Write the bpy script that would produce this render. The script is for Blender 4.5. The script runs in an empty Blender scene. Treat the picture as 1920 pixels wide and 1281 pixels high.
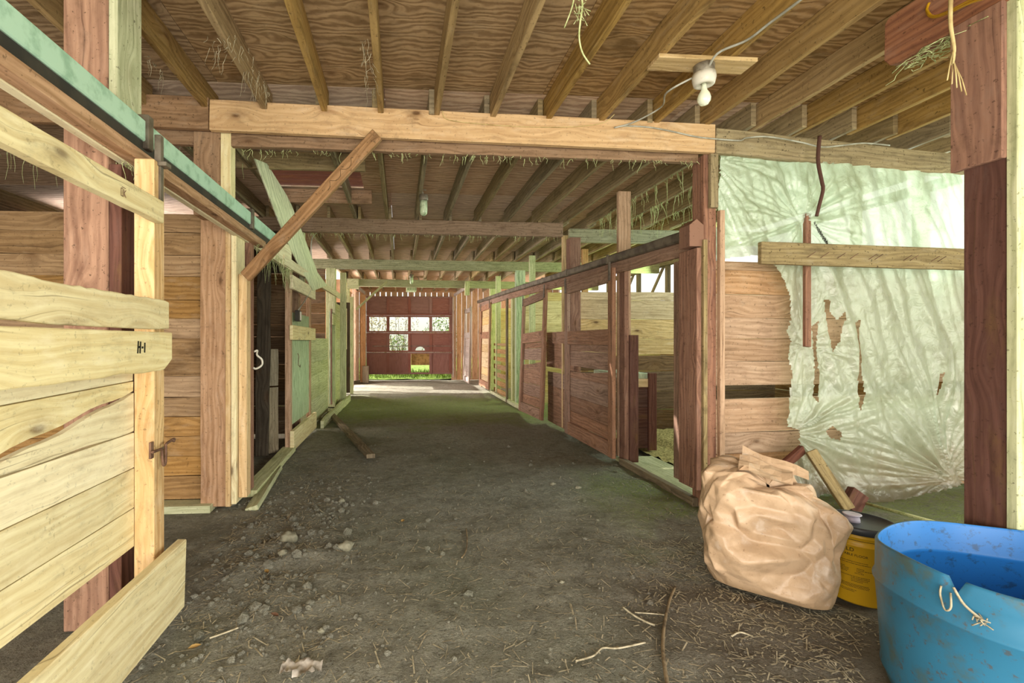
import bpy, bmesh, math, random
from mathutils import Vector, Matrix, noise

random.seed(7)
SC = bpy.context.scene
COL = SC.collection

# ------------------------------------------------------------------ camera
TH = math.atan(60 / 860.0); SN = math.sin(TH); CS = math.cos(TH)
F, CX, V0, HC = 860.0, 810.0, 640.0, 1.35
cd = bpy.data.cameras.new('camera'); cam = bpy.data.objects.new('camera', cd); COL.objects.link(cam)
cam.location = (0, 0, HC); cam.rotation_euler = (math.pi / 2, 0, -TH)
cd.sensor_width = 36; cd.lens = F / 1920 * 36; cd.shift_x = (960 - CX) / 1920; cd.clip_start = .05
SC.camera = cam

# ------------------------------------------------------------------ view, world, sun, daylight
SC.view_settings.view_transform = 'Standard'; SC.view_settings.look = 'None'
SC.view_settings.gamma = 1.0; SC.view_settings.use_curve_mapping = False
SC.view_settings.exposure = 0.38
SC.cycles.use_denoising = True
SC.cycles.max_bounces = 8; SC.cycles.diffuse_bounces = 6; SC.cycles.sample_clamp_indirect = 6
w = bpy.data.worlds.new('World'); SC.world = w; w.use_nodes = True
nt = w.node_tree; nt.nodes.clear()
wo = nt.nodes.new('ShaderNodeOutputWorld'); wb = nt.nodes.new('ShaderNodeBackground')
tc = nt.nodes.new('ShaderNodeTexCoord'); sp = nt.nodes.new('ShaderNodeSeparateXYZ'); cr = nt.nodes.new('ShaderNodeValToRGB')
mp = nt.nodes.new('ShaderNodeMapRange'); mp.inputs[1].default_value = -1; mp.inputs[2].default_value = 1
nt.links.new(tc.outputs['Generated'], sp.inputs[0]); nt.links.new(sp.outputs[2], mp.inputs[0]); nt.links.new(mp.outputs[0], cr.inputs[0])
cr.color_ramp.elements[0].position = .46; cr.color_ramp.elements[0].color = (.30, .34, .16, 1)
cr.color_ramp.elements[1].position = .56; cr.color_ramp.elements[1].color = (1, .97, .93, 1)
nt.links.new(cr.outputs[0], wb.inputs[0]); wb.inputs[1].default_value = 1.15
nt.links.new(wb.outputs[0], wo.inputs[0])

def sun(name, direction, strength, color, angle=.5):
    l = bpy.data.lights.new(name, 'SUN'); l.energy = strength; l.color = color; l.angle = math.radians(angle)
    o = bpy.data.objects.new(name, l); COL.objects.link(o)
    o.rotation_euler = Vector(direction).to_track_quat('-Z', 'Y').to_euler(); return o
def area(name, loc, target, sx, sy, power, color):
    l = bpy.data.lights.new(name, 'AREA'); l.shape = 'RECTANGLE'; l.size = sx; l.size_y = sy; l.energy = power; l.color = color
    o = bpy.data.objects.new(name, l); COL.objects.link(o); o.location = loc
    o.rotation_euler = (Vector(target) - Vector(loc)).to_track_quat('-Z', 'Y').to_euler(); return o
sun('sun', (.80, -.22, -.62), 10.0, (1, .93, .84))
# daylight in the barn's openings: the open near side on the right, the open near end, the open band under the eaves
area('daylight_near_right', (5.4, .3, 1.7), (0, 1.6, 1.25), 3.4, 2.6, 88, (.95, 1, .78))
area('daylight_near_end', (-.2, -2.2, 1.0), (.3, 4, 1.6), 6.5, 1.8, 370, (1, .94, .82))
for k, (yy, pw, c) in enumerate([(5.0, 62, (.80, 1, .92)), (8.1, 75, (.72, 1, .50)), (11.1, 85, (.74, 1, .45)), (14.3, 60, (1, .80, .68))]):
    area('daylight_eaves', (5.55, yy, 2.6), (1.5, yy - .2, 1.1 if yy < 6 else 1.75), 2.6, .75, pw * 1.25, c)
for yy, pw in ((8.1, 110), (11.1, 80)):
    area('fill_left_bay', (-4.85, yy, 2.5), (2.4, yy - .5, 2.1), 2.4, .8, pw * 1.5, (1, .90, .84))  # added lamps inside the closed left wall, to brighten the right doors
area('daylight_far_doorway', (-2.6, 14.1, 1.5), (1.5, 13.0, 1.9), 1.6, 2.0, 330, (1, .86, .78))

def ray(u, v):
    a = (u - CX) / F; b = -(v - V0) / F
    return Vector((SN + CS * a, CS - SN * a, b))
def P(u, v, x=None, y=None, z=None):
    d = ray(u, v)
    t = x / d.x if x is not None else y / d.y if y is not None else (z - HC) / d.z
    return Vector((0, 0, HC)) + d * t

# ------------------------------------------------------------------ materials
def lin(h):
    h = h.lstrip('#'); r = []
    for i in (0, 2, 4):
        c = int(h[i:i + 2], 16) / 255
        r.append(c / 12.92 if c <= .04045 else ((c + .055) / 1.055) ** 2.4)
    return (*r, 1)
class NT:
    def __init__(s, name):
        s.m = bpy.data.materials.new(name); s.m.use_nodes = True; s.t = s.m.node_tree; s.t.nodes.clear()
        s.out = s.n('ShaderNodeOutputMaterial')
    def n(s, typ, **k):
        o = s.t.nodes.new(typ)
        for a, b in k.items(): setattr(o, a, b)
        return o
    def l(s, a, b): s.t.links.new(a, b)
    def val(s, sock, v):
        if hasattr(v, 'default_value') or hasattr(v, 'is_linked'): s.l(v, sock)
        else: sock.default_value = v
    def math(s, op, a, b=0, clamp=False):
        o = s.n('ShaderNodeMath', operation=op, use_clamp=clamp); s.val(o.inputs[0], a); s.val(o.inputs[1], b); return o.outputs[0]
    def comb(s, a, b, c=0):
        o = s.n('ShaderNodeCombineXYZ'); s.val(o.inputs[0], a); s.val(o.inputs[1], b); s.val(o.inputs[2], c); return o.outputs[0]
    def noise(s, vec, scale, detail=4, rough=.55, dist=0):
        o = s.n('ShaderNodeTexNoise'); s.l(vec, o.inputs['Vector']); o.inputs['Scale'].default_value = scale
        o.inputs['Detail'].default_value = detail; o.inputs['Roughness'].default_value = rough; o.inputs['Distortion'].default_value = dist
        return o.outputs['Fac']
    def step(s, f, lo, hi):
        o = s.n('ShaderNodeMapRange', interpolation_type='SMOOTHSTEP'); s.val(o.inputs[0], f); o.inputs[1].default_value = lo; o.inputs[2].default_value = hi
        return o.outputs[0]
    def mix(s, f, a, b, mode='MIX'):
        o = s.n('ShaderNodeMix', data_type='RGBA', blend_type=mode); s.val(o.inputs[0], f); s.val(o.inputs[6], a); s.val(o.inputs[7], b); return o.outputs[2]
    def bsdf(s, color, rough=.8, spec=.25, bump=None, bstr=.3, bdist=.01, metal=0, trans=None):
        b = s.n('ShaderNodeBsdfPrincipled'); s.val(b.inputs['Base Color'], color); s.val(b.inputs['Roughness'], rough)
        b.inputs['Specular IOR Level'].default_value = spec; b.inputs['Metallic'].default_value = metal
        if bump is not None:
            k = s.n('ShaderNodeBump'); k.inputs['Strength'].default_value = bstr; k.inputs['Distance'].default_value = bdist
            s.l(bump, k.inputs['Height']); s.l(k.outputs[0], b.inputs['Normal'])
        s.l(b.outputs[0], s.out.inputs[0]); return b

def soft(h, k=.80, g=1.0):
    c = [int(h[i:i + 2], 16) for i in (1, 3, 5)]; m_ = sum(c) / 3
    return '#' + ''.join('%02x' % max(0, min(255, int(g * (m_ + (q - m_) * k)))) for q in c)
def wood(name, light, dark, stain='#4a3524', tint=.35, stain_amt=.5, specks=.5, knots=.8, wave=0, rough=.82, wobble=1.0):
    light, dark, stain = soft(light, .84, 1.06), soft(dark, .84, 1.06), soft(stain, .9, 1.1)
    N = NT(name)
    uv = N.n('ShaderNodeUVMap'); s = N.n('ShaderNodeSeparateXYZ'); N.l(uv.outputs[0], s.inputs[0])
    u, v = s.outputs[0], s.outputs[1]
    idn = N.math('FLOOR', N.math('MULTIPLY', v, .1))
    wn = N.n('ShaderNodeTexWhiteNoise', noise_dimensions='1D'); N.l(idn, wn.inputs['W']); rnd = wn.outputs['Value']
    zz = N.math('MULTIPLY', idn, 3.71)
    # knots push the grain around themselves
    vo = N.n('ShaderNodeTexVoronoi', voronoi_dimensions='3D'); N.l(N.comb(N.math('MULTIPLY', u, 1.9), N.math('MULTIPLY', v, 4.2), zz), vo.inputs['Vector'])
    vo.inputs['Scale'].default_value = 1.0
    kd = vo.outputs['Distance']
    warp = N.math('MULTIPLY', N.step(kd, .42, 0.0), .06 * wobble)
    big = N.noise(N.comb(N.math('MULTIPLY', u, .8), N.math('MULTIPLY', v, 3.0), zz), 1.6, 3)
    vv = N.math('ADD', N.math('ADD', v, warp), N.math('MULTIPLY', big, .10 * wobble))
    fine = N.noise(N.comb(N.math('MULTIPLY', u, 2.2), N.math('MULTIPLY', vv, 60), zz), 1.0, 5, .6)
    if wave:
        wv = N.n('ShaderNodeTexWave', wave_type='BANDS', bands_direction='Y'); N.l(N.comb(N.math('MULTIPLY', u, .55), vv, zz), wv.inputs['Vector'])
        wv.inputs['Scale'].default_value = wave; wv.inputs['Distortion'].default_value = 9; wv.inputs['Detail'].default_value = 3; wv.inputs['Detail Scale'].default_value = 1.2
        g = N.math('ADD', N.math('MULTIPLY', wv.outputs['Fac'], .42), N.math('MULTIPLY', fine, .58))
    else:
        rings = N.math('SINE', N.math('ADD', N.math('MULTIPLY', vv, 150), N.math('MULTIPLY', big, 9))); rings = N.math('MULTIPLY_ADD', rings, .5); N.t.nodes[-1].inputs[2].default_value = .5
        g = N.math('ADD', N.math('MULTIPLY', rings, .16), N.math('MULTIPLY', fine, .84))
    c = N.mix(N.step(g, .25, .75), lin(dark), lin(light))
    hv = N.n('ShaderNodeHueSaturation'); N.l(c, hv.inputs['Color'])
    N.val(hv.inputs['Value'], N.math('ADD', N.math('MULTIPLY', N.math('SUBTRACT', rnd, .5), tint), 1.0))
    N.val(hv.inputs['Saturation'], N.math('ADD', N.math('MULTIPLY', N.math('SUBTRACT', N.math('FRACT', N.math('MULTIPLY', rnd, 7.3)), .5), .35), 1.0))
    c = hv.outputs[0]
    st = N.noise(N.comb(N.math('MULTIPLY', u, 1.6), N.math('MULTIPLY', v, 5), zz), 1.5, 6, .62)
    c = N.mix(N.math('MULTIPLY', N.step(st, .52, .74), stain_amt), c, lin(stain))
    if knots:
        c = N.mix(N.math('MULTIPLY', N.step(kd, .10, .035), knots), c, lin('#4a2f1c'))
        c = N.mix(N.math('MULTIPLY', N.step(kd, .22, .08), knots * .35), c, lin('#6e4a2c'))
    if specks:
        geo = N.n('ShaderNodeNewGeometry')
        sk = N.noise(geo.outputs['Position'], 46, 3, .7)
        c = N.mix(N.math('MULTIPLY', N.step(sk, .60, .69), specks), c, lin('#2c2116'))
        dn = N.noise(geo.outputs['Position'], 7, 5, .7)
        c = N.mix(N.math('MULTIPLY', N.step(dn, .55, .75), specks * .6), c, lin('#4d3c29'))
    ck = N.noise(N.comb(N.math('MULTIPLY', u, 1.1), N.math('MULTIPLY', vv, 95), N.math('ADD', zz, 5.0)), 1.0, 2, .5)
    c = N.mix(N.math('MULTIPLY', N.step(ck, .66, .74), .55), c, lin(soft(stain, 1, .75)))
    hi = N.noise(N.comb(N.math('MULTIPLY', u, 3.0), N.math('MULTIPLY', v, 9), N.math('ADD', zz, 9.0)), 1.7, 6, .7)
    c = N.mix(N.math('MULTIPLY', N.step(hi, .50, .72), .30), c, lin(soft(light, .6, 1.12)))
    c = N.mix(N.math('MULTIPLY', N.step(hi, .48, .28), .35), c, lin(soft(dark, .9, .72)))
    N.bsdf(c, rough, .15, g, .4, .005); return N.m

def plain(name, col, col2=None, rough=.6, metal=0, scale=8, lo=.4, hi=.65, spec=.4, bump=.1):
    N = NT(name); tcn = N.n('ShaderNodeTexCoord'); f = N.noise(tcn.outputs['Object'], scale, 5, .6)
    c = N.mix(N.step(f, lo, hi), lin(col), lin(col2 or col)); N.bsdf(c, rough, spec, f, bump, .004, metal); return N.m

M = {}
M['pine'] = wood('pale_pine_wood', '#e3d8ae', '#d0bd8e', '#8b7148', .18, .30, .25, .7)
M['pinefresh'] = wood('fresh_pine_wood', '#d9b98a', '#bb9464', '#7d5836', .22, .35, .4, .8)
M['beam'] = wood('beam_wood', '#cfab80', '#b58f66', '#8a5c3a', .12, .45, .5, .9)
M['beamgrey'] = wood('weathered_beam_wood', '#a28f6a', '#7e6c4e', '#4c4030', .2, .6, .8, .5)
M['beamred'] = wood('brown_beam_wood', '#a07c5c', '#7f5f45', '#4e3827', .2, .55, .7, .6)
M['beamgreenlit'] = wood('green_lit_beam_wood', '#a8a57e', '#858361', '#4f5637', .2, .55, .8, .3)  # green daylight on the beams is put into this wood colour
M['joist'] = wood('joist_wood', '#ab8a54', '#86693d', '#4a3820', .3, .5, .6, .4)
M['joistfar'] = wood('grey_joist_wood', '#a08c66', '#7d6c4f', '#443a2a', .3, .5, .6, .3)
M['ply'] = wood('plywood_ceiling', '#b08e60', '#86663f', '#564529', .22, .6, .3, .55, wave=7, wobble=1.6)
M['plyfar'] = wood('pink_lit_plywood', '#d6b699', '#b5937a', '#7f6852', .2, .5, .3, .2, wave=5)  # paler copy of the ceiling plywood, carrying the far bays' pink light
M['red'] = wood('reddish_post_wood', '#a07058', '#7a5242', '#50342d', .25, .5, .6, .5)
M['post'] = wood('orange_brown_post_wood', '#ad7a58', '#875a40', '#5a3a2c', .15, .6, .7, .6)
M['reddark'] = wood('dark_red_brown_wood', '#6d463a', '#523229', '#6f5232', .15, .7, .4, .2)
M['orange'] = wood('orange_pine_wood', '#c09674', '#9c7453', '#6b452c', .3, .5, .5, .9)
M['stall'] = wood('stall_board_wood', '#b08a5c', '#86643f', '#553d27', .35, .6, .5, .9)
M['stallpale'] = wood('pale_stall_board_wood', '#d2b78a', '#ae9164', '#755c3c', .3, .5, .4, .8)
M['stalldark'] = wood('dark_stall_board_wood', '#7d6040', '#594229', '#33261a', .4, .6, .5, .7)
M['doorwood'] = wood('weathered_door_wood', '#a67f69', '#80604f', '#4a362b', .3, .5, .6, .5)
M['grey'] = wood('grey_weathered_wood', '#8a7c66', '#635847', '#3d352a', .3, .6, .6, .4)
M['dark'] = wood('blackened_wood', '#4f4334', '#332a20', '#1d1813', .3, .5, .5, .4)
M['green'] = wood('green_lit_wood', '#c6c79b', '#a2a577', '#66704a', .2, .5, .6, .3)  # green light falling on these timbers is part of the colour
M['greenply'] = wood('green_plywood', '#b6c4a3', '#97a888', '#63784f', .15, .4, .4, .1, wave=4)
M['hangply'] = wood('green_lit_plywood', '#dadcb4', '#bcc196', '#7d8b5c', .15, .3, .3, .1, wave=4)  # the green light on the hanging sheet is mixed into its colour
M['brownpaint'] = wood('brown_painted_door', '#8a5c52', '#774b43', '#573530', .12, .3, .3, 0)
M['mauve'] = wood('pale_grey_door_wood', '#b9a9a0', '#96877f', '#6d5f58', .2, .4, .4, .2)
M['gal'] = plain('aqua_painted_metal', '#b4d6c2', '#93b8a2', .45, 0, 14, .45, .7, .5)
M['steel'] = plain('dull_grey_steel', '#7d7468', '#5b5148', .5, .5, 9)
M['rust'] = plain('rusty_iron', '#8a6a58', '#5e4336', .6, .4, 20)
M['black'] = plain('black_rubber', '#2b2826', '#3a342e', .6)
M['white'] = plain('white_ceramic', '#d9d4c8', '#b3ab9b', .35, 0, 18, .5, .75)
M['boxgrey'] = plain('grey_box_metal', '#8d8577', '#6b6256', .5, .3, 20)
M['bulb'] = plain('frosted_white_glass', '#eef2df', '#e4ead2', .18, 0, 5, spec=.6)
M['jar'] = plain('cloudy_glass_jar', '#c5d4b4', '#93a585', .25, 0, 20, spec=.6)
M['cable'] = plain('grey_cable', '#b7b6ac', '#8f8c80', .5)
M['cablepale'] = plain('beige_twine', '#d6c08a', '#a58d5c', .8)
M['cableyel'] = plain('yellow_cable', '#d6a51e', '#b98a12', .5)
M['straw'] = plain('dry_straw', '#b5ab92', '#847a63', .9, 0, 30)
M['hay'] = plain('greenish_hay', '#cdd3a0', '#a0aa70', .9, 0, 30)
M['stone'] = plain('grey_stone', '#8d8a78', '#6f6c5b', .9, 0, 12, bump=.5)
M['stick'] = plain('brown_stick', '#8c7b5f', '#5d4f3c', .9, 0, 20)
M['rag'] = plain('dirty_white_rag', '#bdb5ad', '#8f877d', .9, 0, 15, bump=.4)
M['yellow'] = plain('yellow_plastic', '#c79a1c', '#b08613', .4, 0, 6, .5, .8)
M['lid'] = plain('dark_grey_plastic', '#3f4248', '#2e3136', .45, 0, 8)
M['cap'] = plain('white_plastic', '#d3cbe0', '#bdb5c9', .35)
M['ink'] = plain('black_ink', '#1c1a12', '#2a2618', .8)
M['grass'] = plain('green_grass', '#7f9a3e', '#58722a', .9, 0, 6)
M['leafa'] = plain('green_leaf', '#7fa03a', '#4f7428', .6, 0, 3)
M['leafb'] = plain('pale_leaf', '#b9b486', '#8c8a5c', .6, 0, 3)
M['bark'] = plain('grey_bark', '#8d8172', '#5f5548', .9, 0, 9)
M['concrete'] = plain('pale_concrete', '#a89c92', '#8a7e75', .9, 0, 4)
M['ochre'] = plain('ochre_cardboard', '#a5854e', '#7f6538', .85, 0, 10)

def tub_mat():
    N = NT('blue_dirty_plastic'); t = N.n('ShaderNodeTexCoord'); f = N.noise(t.outputs['Object'], 7, 6, .65); g = N.noise(t.outputs['Object'], 38, 4, .7)
    c = N.mix(N.step(f, .45, .75), lin('#34779b'), lin('#285c78'))
    c = N.mix(N.math('MULTIPLY', N.step(f, .48, .66), .6), c, lin('#5f6a58'))
    c = N.mix(N.math('MULTIPLY', N.step(g, .57, .68), .65), c, lin('#5a4a34'))
    N.bsdf(c, .42, .4, f, .15, .004); return N.m
M['tub'] = tub_mat()
def tubin_mat():
    N = NT('deep_blue_plastic'); t = N.n('ShaderNodeTexCoord'); g = N.noise(t.outputs['Object'], 30, 4, .7)
    c = N.mix(N.math('MULTIPLY', N.step(g, .53, .68), .7), lin('#2a78c4'), lin('#2d4a66'))
    N.bsdf(c, .42, .4); return N.m
M['tubin'] = tubin_mat()
def bag_mat():
    N = NT('brown_kraft_paper'); t = N.n('ShaderNodeTexCoord'); f = N.noise(t.outputs['Object'], 5, 6, .65); g = N.noise(t.outputs['Object'], 45, 4, .7); s = N.n('ShaderNodeSeparateXYZ'); N.l(t.outputs['Object'], s.inputs[0])
    c = N.mix(N.step(f, .4, .7), lin('#c6a98b'), lin('#a98c6e'))
    c = N.mix(N.math('MULTIPLY', N.step(f, .55, .68), .5), c, lin('#dccbbb'))
    c = N.mix(N.math('MULTIPLY', N.step(g, .6, .72), .5), c, lin('#6b4a2c'))
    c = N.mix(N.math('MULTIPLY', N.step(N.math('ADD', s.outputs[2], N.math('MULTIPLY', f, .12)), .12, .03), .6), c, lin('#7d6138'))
    vo = N.n('ShaderNodeTexVoronoi'); N.l(t.outputs['Object'], vo.inputs['Vector']); vo.inputs['Scale'].default_value = 13
    N.bsdf(c, .42, .45, N.math('ADD', N.math('MULTIPLY', vo.outputs['Distance'], -1.0), N.math('MULTIPLY', g, .15)), .45, .02); return N.m
M['bag'] = bag_mat()
def sheet_mat():
    N = NT('milky_plastic_film'); t = N.n('ShaderNodeTexCoord'); geo = N.n('ShaderNodeNewGeometry')
    f = N.noise(geo.outputs['Position'], 4, 6, .65); g = N.noise(geo.outputs['Position'], 40, 4, .7)
    c = N.mix(N.step(f, .45, .75), lin('#d5e3cc'), lin('#b3bd9f'))
    c = N.mix(N.math('MULTIPLY', N.step(g, .62, .74), .5), c, lin('#6d6248'))
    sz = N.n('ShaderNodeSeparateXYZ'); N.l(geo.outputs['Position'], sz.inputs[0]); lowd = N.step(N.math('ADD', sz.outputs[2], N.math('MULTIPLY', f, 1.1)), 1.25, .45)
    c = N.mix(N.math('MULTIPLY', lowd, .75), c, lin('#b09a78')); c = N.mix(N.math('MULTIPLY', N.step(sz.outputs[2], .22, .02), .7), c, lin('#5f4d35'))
    d = N.n('ShaderNodeBsdfDiffuse'); N.l(c, d.inputs[0]); tr = N.n('ShaderNodeBsdfTranslucent'); N.l(c, tr.inputs[0])
    gl = N.n('ShaderNodeBsdfGlossy'); gl.inputs['Roughness'].default_value = .28; tp = N.n('ShaderNodeBsdfTransparent')
    def ms(fac, a, b):
        m = N.n('ShaderNodeMixShader'); m.inputs[0].default_value = fac; N.l(a, m.inputs[1]); N.l(b, m.inputs[2]); return m.outputs[0]
    bp = N.n('ShaderNodeBump'); bp.inputs['Strength'].default_value = .5; bp.inputs['Distance'].default_value = .02; N.l(N.noise(geo.outputs['Position'], 11, 5, .6, 1.2), bp.inputs['Height'])
    for nd in (d, tr, gl): N.l(bp.outputs[0], nd.inputs['Normal'])
    x = ms(.55, d.outputs[0], tr.outputs[0]); x = ms(.12, x, gl.outputs[0]); x = ms(.14, x, tp.outputs[0])
    N.l(x, N.out.inputs[0]); return N.m
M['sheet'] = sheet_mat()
def ground_mat():
    N = NT('packed_dirt'); geo = N.n('ShaderNodeNewGeometry'); p = geo.outputs['Position']
    a = N.noise(p, 1.1, 6, .6); b = N.noise(p, 14, 6, .7); c3 = N.noise(p, 90, 4, .75); m = N.noise(p, .55, 3, .5)
    c = N.mix(N.step(b, .3, .7), lin('#8e8c80'), lin('#aaa798'))
    c = N.mix(N.math('MULTIPLY', N.step(a, .5, .68), .5), c, lin('#777467'))
    c = N.mix(N.math('MULTIPLY', N.step(m, .45, .62), .35), c, lin('#8f947e'))
    c = N.mix(N.math('MULTIPLY', N.step(c3, .56, .7), .55), c, lin('#c2bca8'))
    c = N.mix(N.math('MULTIPLY', N.step(c3, .45, .32), .6), c, lin('#4a443a'))
    d2 = N.noise(p, 5, 6, .72); c = N.mix(N.math('MULTIPLY', N.step(d2, .52, .66), .5), c, lin('#6b675c'))
    d3 = N.noise(p, 38, 5, .75); c = N.mix(N.math('MULTIPLY', N.step(d3, .57, .68), .65), c, lin('#cfc9b8')); c = N.mix(N.math('MULTIPLY', N.step(d3, .43, .33), .6), c, lin('#454137'))
    sx = N.n('ShaderNodeSeparateXYZ'); N.l(p, sx.inputs[0]); X_, Y_ = sx.outputs[0], sx.outputs[1]
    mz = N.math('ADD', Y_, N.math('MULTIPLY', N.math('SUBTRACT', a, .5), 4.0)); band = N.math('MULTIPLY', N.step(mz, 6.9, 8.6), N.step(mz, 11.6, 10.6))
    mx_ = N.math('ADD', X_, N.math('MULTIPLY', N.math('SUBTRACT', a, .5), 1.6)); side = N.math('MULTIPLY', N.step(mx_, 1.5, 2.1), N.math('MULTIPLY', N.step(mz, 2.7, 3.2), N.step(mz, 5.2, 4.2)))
    green_light = N.math('MULTIPLY', N.math('MAXIMUM', band, side), N.step(d3, .34, .6))
    c = N.mix(N.math('MULTIPLY', green_light, .75), c, lin('#8d9d4e'))  # pools of green light painted into the dirt colour
    brn = N.math('MULTIPLY', N.math('MULTIPLY', N.step(mx_, .9, 1.6), N.step(mz, 3.0, 2.4)), .5); c = N.mix(brn, c, lin('#7a6a5c'))
    h = N.math('ADD', N.math('ADD', b, d3), N.math('MULTIPLY', c3, .6)); N.bsdf(c, .95, .1, h, 1.0, .035); return N.m
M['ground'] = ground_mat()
M['chips'] = plain('wood_chip_bedding', '#b3a56e', '#7d7448', .95, 0, 40, .42, .58, .1, .8)

# ------------------------------------------------------------------ geometry helpers
_bid = [0]
class MB:
    def __init__(s, X=None): s.bm = bmesh.new(); s.uv = s.bm.loops.layers.uv.new('UVMap'); s.X = X
    def _v(s, p): return s.bm.verts.new(s.X @ Vector(p) if s.X else Vector(p))
    def board(s, a, b, wd, W, T, rag=0.0, n=None, taper=1.0):
        """plank from a to b, width W along wd, thickness T across"""
        a, b = Vector(a), Vector(b); L = (b - a).length; d = (b - a) / L; wd = Vector(wd); wd = (wd - d * wd.dot(d)).normalized(); td = d.cross(wd)
        _bid[0] += 1; off = random.random() * 9; vo = 10 * (_bid[0] % 900) + 4
        n = n or (max(2, int(L / .12)) if rag else 1); rings = []
        sa, sb = random.random() * 50, random.random() * 50
        for i in range(n + 1):
            t = i / n; c = a + d * (L * t); w2 = W / 2 * (1 + (taper - 1) * t); r1 = r2 = 0
            if rag:
                r1 = noise.noise(Vector((t * L * 2.2, sa, 0))) * rag + noise.noise(Vector((t * L * 11, sa, 4))) * rag * .3
                r2 = noise.noise(Vector((t * L * 2.2, sb, 0))) * rag + noise.noise(Vector((t * L * 11, sb, 4))) * rag * .3
            rings.append([(c + wd * x + td * y, L * t + off, x + (T if y < 0 else 0)) for x, y in ((-w2 + r1, -T / 2), (w2 + r2, -T / 2), (w2 + r2, T / 2), (-w2 + r1, T / 2))])
        vs = [[s._v(q[0]) for q in r] for r in rings]
        cr = [0, W, W + T, 2 * W + T, 2 * W + 2 * T]
        for i in range(n):
            for k in range(4):
                k2 = (k + 1) % 4
                f = s.bm.faces.new((vs[i][k], vs[i][k2], vs[i + 1][k2], vs[i + 1][k]))
                uvs = ((rings[i][k][1], cr[k]), (rings[i][k][1], cr[k + 1]), (rings[i + 1][k][1], cr[k + 1]), (rings[i + 1][k][1], cr[k]))
                for lp, q in zip(f.loops, uvs): lp[s.uv].uv = (q[0], vo + q[1])
        for r, o in ((vs[0], 1), (vs[-1], 0)):
            f = s.bm.faces.new(r[::-1] if not o else r)
            for lp, q in zip(f.loops, ((0, 0), (0, W), (.04, W), (.04, 0))): lp[s.uv].uv = (q[0] + off, vo + q[1])
        return s
    def box(s, x0, x1, y0, y1, z0, z1, rag=0, long=None):
        c = [(x0 + x1) / 2, (y0 + y1) / 2, (z0 + z1) / 2]; d = [x1 - x0, y1 - y0, z1 - z0]
        ax = 'xyz'.index(long) if long else max(range(3), key=lambda k: d[k])
        o = [k for k in range(3) if k != ax]; wa = max(o, key=lambda k: d[k]); ta = [k for k in o if k != wa][0]
        a = list(c); b = list(c); a[ax] -= d[ax] / 2; b[ax] += d[ax] / 2; wd = [0, 0, 0]; wd[wa] = 1
        return s.board(a, b, wd, d[wa], d[ta], rag)
    def prism(s, pts, ext, long=(0, 1, 0)):
        """polygon (3D points) extruded by ext"""
        pts = [Vector(p) for p in pts]; ext = Vector(ext); _bid[0] += 1; vo = 10 * (_bid[0] % 900) + 4; off = random.random() * 9
        long = Vector(long).normalized(); cr = long.cross(ext.normalized())
        A = [s._v(p) for p in pts]; B = [s._v(p + ext) for p in pts]; p0 = pts[0]
        def uvf(f, co):
            for lp, q in zip(f.loops, co): lp[s.uv].uv = (off + (q - p0).dot(long), vo + max(-3.5, min(5, (q - p0).dot(cr))) + .3 * (q - p0).dot(ext.normalized()))
        f = s.bm.faces.new(A[::-1]); uvf(f, pts[::-1]); f = s.bm.faces.new(B); uvf(f, [p + ext for p in pts])
        for i in range(len(pts)):
            j = (i + 1) % len(pts); f = s.bm.faces.new((A[i], A[j], B[j], B[i])); uvf(f, [pts[i], pts[j], pts[j] + ext, pts[i] + ext])
        return s
    def quad(s, pts):
        f = s.bm.faces.new([s._v(p) for p in pts]); return f
    def tube(s, pts, r, n=6, r2=None, cap=True):
        pts = [Vector(p) for p in pts]; rings = []; up = Vector((.31, .17, .93))
        for i, p in enumerate(pts):
            d = (pts[min(i + 1, len(pts) - 1)] - pts[max(i - 1, 0)]).normalized(); a = d.cross(up)
            if a.length < .1: a = d.cross(Vector((1, 0, 0)))
            a.normalize(); b = d.cross(a); rr = r + ((r2 - r) * i / (len(pts) - 1) if r2 is not None else 0)
            rings.append([s._v(p + (a * math.cos(q) + b * math.sin(q)) * rr) for q in [2 * math.pi * k / n for k in range(n)]])
        for i in range(len(pts) - 1):
            for k in range(n): f = s.bm.faces.new((rings[i][k], rings[i][(k + 1) % n], rings[i + 1][(k + 1) % n], rings[i + 1][k])); f.smooth = True
        if cap: s.bm.faces.new(rings[0][::-1]); s.bm.faces.new(rings[-1])
        return s
    def ctube(s, pts, r, n=6, r2=None, k=6):
        pts = [Vector(p) for p in pts]; out = []
        for i in range(len(pts) - 1):
            p0, p1, p2, p3 = pts[max(i - 1, 0)], pts[i], pts[i + 1], pts[min(i + 2, len(pts) - 1)]
            for j in range(k):
                t = j / k; out.append(.5 * ((2 * p1) + (p2 - p0) * t + (2 * p0 - 5 * p1 + 4 * p2 - p3) * t * t + (3 * p1 - p0 - 3 * p2 + p3) * t ** 3))
        return s.tube(out + [pts[-1]], r, n, r2)
    def lathe(s, prof, c, n=40, fn=None, sx=1, sy=1):
        rings = []
        for r, z in prof:
            rings.append([s._v((c[0] + r * sx * math.cos(q), c[1] + r * sy * math.sin(q), c[2] + z + (fn(q, r, z) if fn else 0))) for q in [2 * math.pi * k / n for k in range(n)]])
        for i in range(len(prof) - 1):
            for k in range(n): f = s.bm.faces.new((rings[i][k], rings[i][(k + 1) % n], rings[i + 1][(k + 1) % n], rings[i + 1][k])); f.smooth = True
        if prof[0][0] > 1e-6: s.bm.faces.new(rings[0][::-1])
        if prof[-1][0] > 1e-6: s.bm.faces.new(rings[-1])
        return s
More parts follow.
